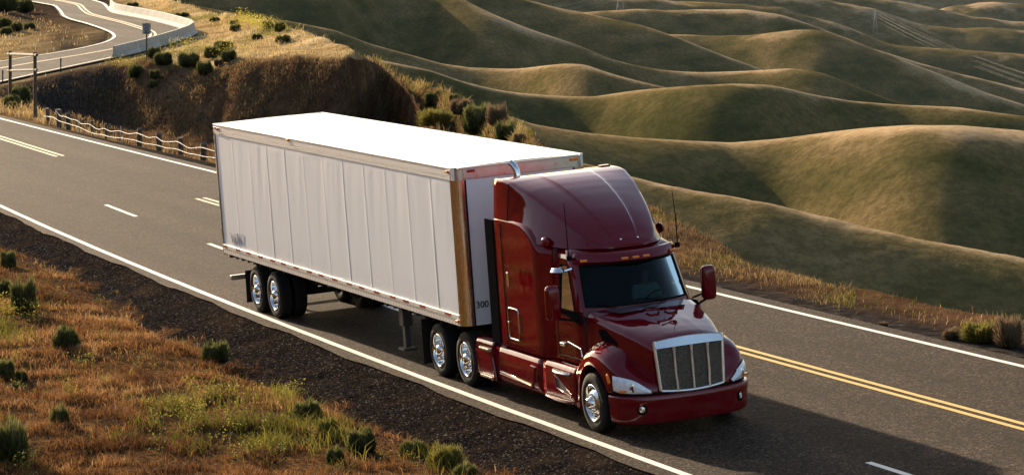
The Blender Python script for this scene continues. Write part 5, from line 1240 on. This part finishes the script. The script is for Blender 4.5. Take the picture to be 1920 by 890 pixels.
# --- shrubs: four shapes, each a dome of fine upright sprays over bare twigs
def shrub_proto(kind, seed, n=1500):
    r_ = np.random.default_rng(seed); g_ = r_.random(n)
    el = np.arcsin(np.clip(r_.random(n)**.75, 0, 1)); az = r_.random(n)*2*np.pi
    lob = 1+.11*np.sin(az*3+seed)+.08*np.sin(az*5+el*4+seed*2)+r_.normal(0, .05, n)+.08*np.sin(az*2+seed*3)*np.cos(el*3)
    D = np.stack([np.cos(el)**.5*np.cos(az), np.cos(el)**.5*np.sin(az), np.sin(el)**.85], 1)
    rad = lob*(.66+.34*r_.random(n)**.45)
    if kind == 'spiky': D[:, 2] = D[:, 2]*1.15+.12; rad *= .75+.4*r_.random(n)
    tip = D*rad[:, None]*np.array((.5, .5, .9 if kind != 'flat' else .7)); base = tip*(.35+.25*r_.random(n))[:, None]
    tip[:, 2] += .10+.06*r_.random(n); base[:, 2] = np.maximum(base[:, 2]*.8, .0)
    dirv = tip-base; sd_ = np.cross(dirv, r_.normal(0, 1, (n, 3))); sd_ /= np.linalg.norm(sd_, axis=1)[:, None]
    hz_ = np.percentile(tip[:, 2], 98); rx_ = np.percentile(np.hypot(tip[:, 0], tip[:, 1]), 96)
    sc_ = np.array((.5/rx_, .5/rx_, 1/hz_)); tip *= sc_; base *= sc_; dirv = tip-base
    w = (.007+.009*r_.random(n))[:, None]*(1.2 if kind != 'spiky' else .9)
    mid = base+dirv*.6+r_.normal(0, .02, (n, 3))
    V = np.stack([base-sd_*w*.4, base+sd_*w*.4, mid+sd_*w, mid-sd_*w, tip+sd_*w*.25, tip-sd_*w*.25], 1).reshape(-1, 3)
    i = np.arange(n)[:, None]*6; F = np.concatenate([i+np.array([0, 1, 2, 3]), i+np.array([3, 2, 4, 5])])
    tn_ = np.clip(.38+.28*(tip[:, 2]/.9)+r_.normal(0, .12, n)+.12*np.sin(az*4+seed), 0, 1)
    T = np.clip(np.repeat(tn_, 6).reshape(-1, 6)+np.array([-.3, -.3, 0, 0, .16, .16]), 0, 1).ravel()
    # twigs
    b = MB()
    for k in range(16):
        a = k*2.4+seed; l_ = .30+.12*math.sin(k*1.7); b.tube([(.02*math.cos(a), .02*math.sin(a), -.03), (.18*math.cos(a)*l_*2, .18*math.sin(a)*l_*2, .2), (.36*math.cos(a)*l_*2, .36*math.sin(a)*l_*2, .22+l_)], [.016, .011, .005], 5)
    return V, F, T, b
PROTO = {}
def get_proto(kind, var, mat, far):
    key = (kind, var, mat.name)
    if key not in PROTO:
        V, F, T, b = shrub_proto(kind, var+{'dome': 1, 'flat': 11, 'spiky': 21}[kind], 4200)
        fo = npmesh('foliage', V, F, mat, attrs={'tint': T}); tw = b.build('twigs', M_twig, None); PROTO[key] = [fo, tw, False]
    return PROTO[key]
def shrub(u, vb_, w, h_, label, kind='dome', mat=None, near=True, name='shrub', var=0, group=None, deep=0):
    mat = mat or M_bush
    P = near_hit(u, vb_) if near else surf_uv(u, vb_)
    if deep: P = CAM+(P-CAM)*deep
    k = depth(P)/FPX; e = empty(name, P-up*.03, label, 'shrub', group)
    fo, tw, used = get_proto(kind, var, mat, not near)
    a, c_ = (fo.copy(), tw.copy()) if used else (fo, tw)
    if used: COL.objects.link(a); COL.objects.link(c_)
    PROTO[(kind, var, mat.name)][2] = True
    a.parent = e; c_.parent = e
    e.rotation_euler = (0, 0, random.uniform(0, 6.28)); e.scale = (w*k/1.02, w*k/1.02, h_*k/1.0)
    return e
NEARS = [
 (16, 500, 34, 32, 'round dark shrub at the left edge, uppermost on the near slope', 'dome', None),
 (10, 556, 34, 34, 'small dark shrub at the left edge, just left of the tall dark clump', 'dome', None),
 (46, 588, 56, 66, 'tall dark shrub clump near the left edge above the weeds', 'spiky', M_bush),
 (124, 655, 54, 46, 'rounded green shrub standing alone in orange grass with its shadow beside it', 'dome', None),
 (404, 682, 58, 44, 'rounded green shrub at the boundary of grass and black gravel behind the truck', 'dome', None),
 (12, 712, 36, 40, 'dark shrub at the left edge, halfway down the near slope', 'dome', None),
 (40, 712, 26, 22, 'little green shrub just right of the dark one at the left edge', 'flat', None),
 (33, 738, 24, 24, 'tiny green shrub below the little pair near the left edge', 'dome', None),
 (115, 800, 40, 44, 'upright grey green shrub alone in the lower left grass', 'spiky', M_bush),
 (22, 868, 82, 84, 'largest dark shrub, in the lower left corner', 'spiky', M_bush),
 (580, 788, 58, 42, 'ragged shrub at the gravel edge, first of the row towards the bottom', 'dome', None),
 (618, 822, 42, 44, 'loose yellowish shrub just below the ragged one at the gravel edge', 'spiky', M_bushy),
 (681, 846, 62, 46, 'dense rounded green shrub with dark trunk, largest of the gravel edge row', 'dome', None),
 (631, 868, 38, 34, 'small green shrub left below the dense rounded one', 'dome', None),
 (778, 856, 56, 36, 'low green shrub between the dense rounded shrub and the yellow tufted one', 'flat', None),
 (836, 878, 70, 48, 'broad yellow green tufted shrub by the gravel near the bottom', 'spiky', M_bushy),
 (876, 903, 54, 38, 'green shrub cut by the bottom picture edge beside the gravel', 'dome', None),
]
for i, (u_, v_, w_, h_, lab, kd, mt) in enumerate(NEARS): shrub(u_, v_, w_, h_, lab, kd, mt, True, 'shrub', i % 3, 'shrubs on the near slope')
FARS = [
 (10, 53, 30, 20, 'dark shrub on the pale left hillside, first from the left border', 'dome', None), (31, 60, 26, 18, 'dark shrub on the pale left hillside, lower middle one of four', 'flat', None),
 (13, 66, 26, 16, 'dark shrub on the pale left hillside, lowest at the border', 'flat', None), (56, 56, 24, 14, 'dark shrub on the pale left hillside, rightmost of four', 'flat', None),
 (289, 108, 28, 20, 'dark green shrub right of the speed sign post, behind another', 'dome', None), (307, 121, 38, 24, 'rounded dark green shrub in front on the terrace right of the speed sign', 'dome', None),
 (255, 144, 34, 24, 'green shrub on the brow below the concrete barriers, left of the sign post', 'dome', None), (291, 147, 22, 18, 'small dark shrub below the speed sign on the upper bank', 'dome', None),
 (288, 163, 18, 14, 'tiny pale green shrub lowest on the dark bank', 'dome', None), (357, 124, 46, 28, 'broad dark green shrub on the brow, left of the shrub cluster', 'dome', None),
 (384, 140, 34, 26, 'dark shrub hanging over the brow below the broad one', 'flat', None), (401, 109, 38, 22, 'dark green shrub at the left of the terrace cluster', 'dome', None),
 (419, 94, 40, 18, 'wide dark green shrub at the back of the terrace cluster', 'flat', None), (430, 116, 32, 24, 'dark green shrub at the right of the terrace cluster', 'dome', None),
 (441, 58, 24, 12, 'small dark shrub among yellow flowers, lower of two', 'flat', None), (439, 47, 20, 10, 'small dark shrub among yellow flowers, upper of two', 'flat', None),
 (503, 54, 24, 14, 'dark shrub on the skyline of the knoll, left of a pair', 'dome', None), (526, 59, 24, 18, 'dark shrub on the skyline of the knoll, right of a pair', 'dome', None),
 (483, 74, 22, 11, 'low dark shrub in the middle of the golden terrace', 'flat', None), (532, 79, 32, 15, 'low dark shrub at the right of the golden terrace', 'flat', None),
 (342, 33, 34, 11, 'low shrub strip behind the barriers at the far bend', 'flat', None), (402, 40, 22, 9, 'low shrub between the far barriers and the yellow flowers', 'flat', None),
 (250, 14, 26, 10, 'low shrub behind the far row of barriers near the top', 'flat', None), (410, 124, 20, 14, 'pinkish dry shrub between the terrace cluster and the dark bank', 'dome', M_bushd),
 (38, 197, 44, 36, 'big rounded dark green shrub behind the timber frame', 'dome', None), (22, 201, 36, 24, 'green shrub left of the big one behind the timber frame', 'flat', None), (24, 206, 22, 16, 'small green shrub lowest by the foot of the timber frame', 'dome', None),
 (812, 198, 38, 30, 'dark shrub on the spur behind the trailer, left end', 'dome', None), (853, 192, 22, 16, 'small dark shrub on the skyline of the spur', 'dome', None),
 (815, 236, 70, 32, 'yellow green grassy shrub rising behind the trailer roof', 'spiky', M_bushy), (842, 250, 60, 40, 'brownish dry shrub behind the trailer roof', 'dome', M_bushd),
 (868, 216, 50, 28, 'tan dry shrub on the sunlit part of the spur', 'dome', M_bushd), (900, 252, 70, 56, 'large dark shrub in shade behind the trailer roof', 'dome', None),
 (933, 238, 44, 42, 'spiky tan shrub standing against the hills on the spur', 'spiky', M_bushd), (950, 268, 50, 40, 'dark green shrub right of the spiky tan one', 'dome', None), (976, 272, 30, 24, 'last small brown shrub at the right end of the spur', 'dome', M_bushd),
 (1842, 640, 80, 40, 'green and tan shrub on the outer road shoulder at the right', 'spiky', M_bushy), (1893, 652, 58, 62, 'tall dry seed grass clump at the right picture edge', 'spiky', M_bushd), (1785, 636, 34, 24, 'low tan tuft on the shoulder left of the green shrub', 'spiky', M_bushd),
 (1470, 580, 44, 24, 'low green shrub at the foot of the grassy berm', 'flat', M_bushy), (1626, 608, 32, 22, 'pinkish dry tuft at the end of the grassy berm', 'spiky', M_bushd), (1655, 612, 24, 12, 'tiny pale tuft right of the pinkish one on the road shoulder', 'flat', M_bushd),
 (12, 22, 46, 34, 'dark bushy tree clump at the top left corner', 'dome', None), (46, 24, 40, 26, 'dark bushy tree clump right of the corner one', 'dome', None),
]
for i, (u_, v_, w_, h_, lab, kd, mt) in enumerate(FARS): shrub(u_, v_, w_, h_, lab, kd, mt, False, 'shrub', i % 3, 'shrubs beyond the road')
# yellow flowers on the terrace
fp, fh = [], []
for (a, b_, ra, rb, k) in ((470, 48, 45, 10, 120), (500, 56, 40, 8, 70), (330, 88, 45, 8, 60), (430, 98, 40, 12, 40), (235, 125, 20, 4, 20), (455, 40, 30, 6, 50)):
    for _ in range(k): fp.append(surf_uv(a+rng.normal(0, ra*.6), b_+rng.normal(0, rb*.6))); fh.append(rng.uniform(.35, .75))
V, F, T = weed_cloud(fp, fh, 16); M_flower = leafmat('yellow_flowers', [(0, (.14, .13, .02)), (.5, (.36, .32, .04)), (1, (.60, .50, .06))], .35)
tag(npmesh('yellow_flowers', V, F, M_flower, attrs={'tint': T}), kind='stuff')
# ================================================================ air
m = bpy.data.materials.new('air'); m.use_nodes = True; nt = m.node_tree; nt.nodes.remove(nt.nodes['Principled BSDF'])
pv = nt.nodes.new('ShaderNodeVolumePrincipled'); pv.inputs['Color'].default_value = (.80, .88, 1.0, 1); pv.inputs['Density'].default_value = 0.4e-5; pv.inputs['Anisotropy'].default_value = .0
nt.links.new(pv.outputs[0], nt.nodes['Material Output'].inputs['Volume'])
allv = GP.reshape(-1, 3); lo = np.minimum(allv.min(0), (-200, -140, -5))-np.array((60, 60, 20)); hi = np.maximum(allv.max(0), (70, 20, 60))+np.array((60, 60, 30))
b = MB(); b.span(lo, hi); hz = b.build('haze', m, None, smooth=0); tag(hz, kind='stuff')
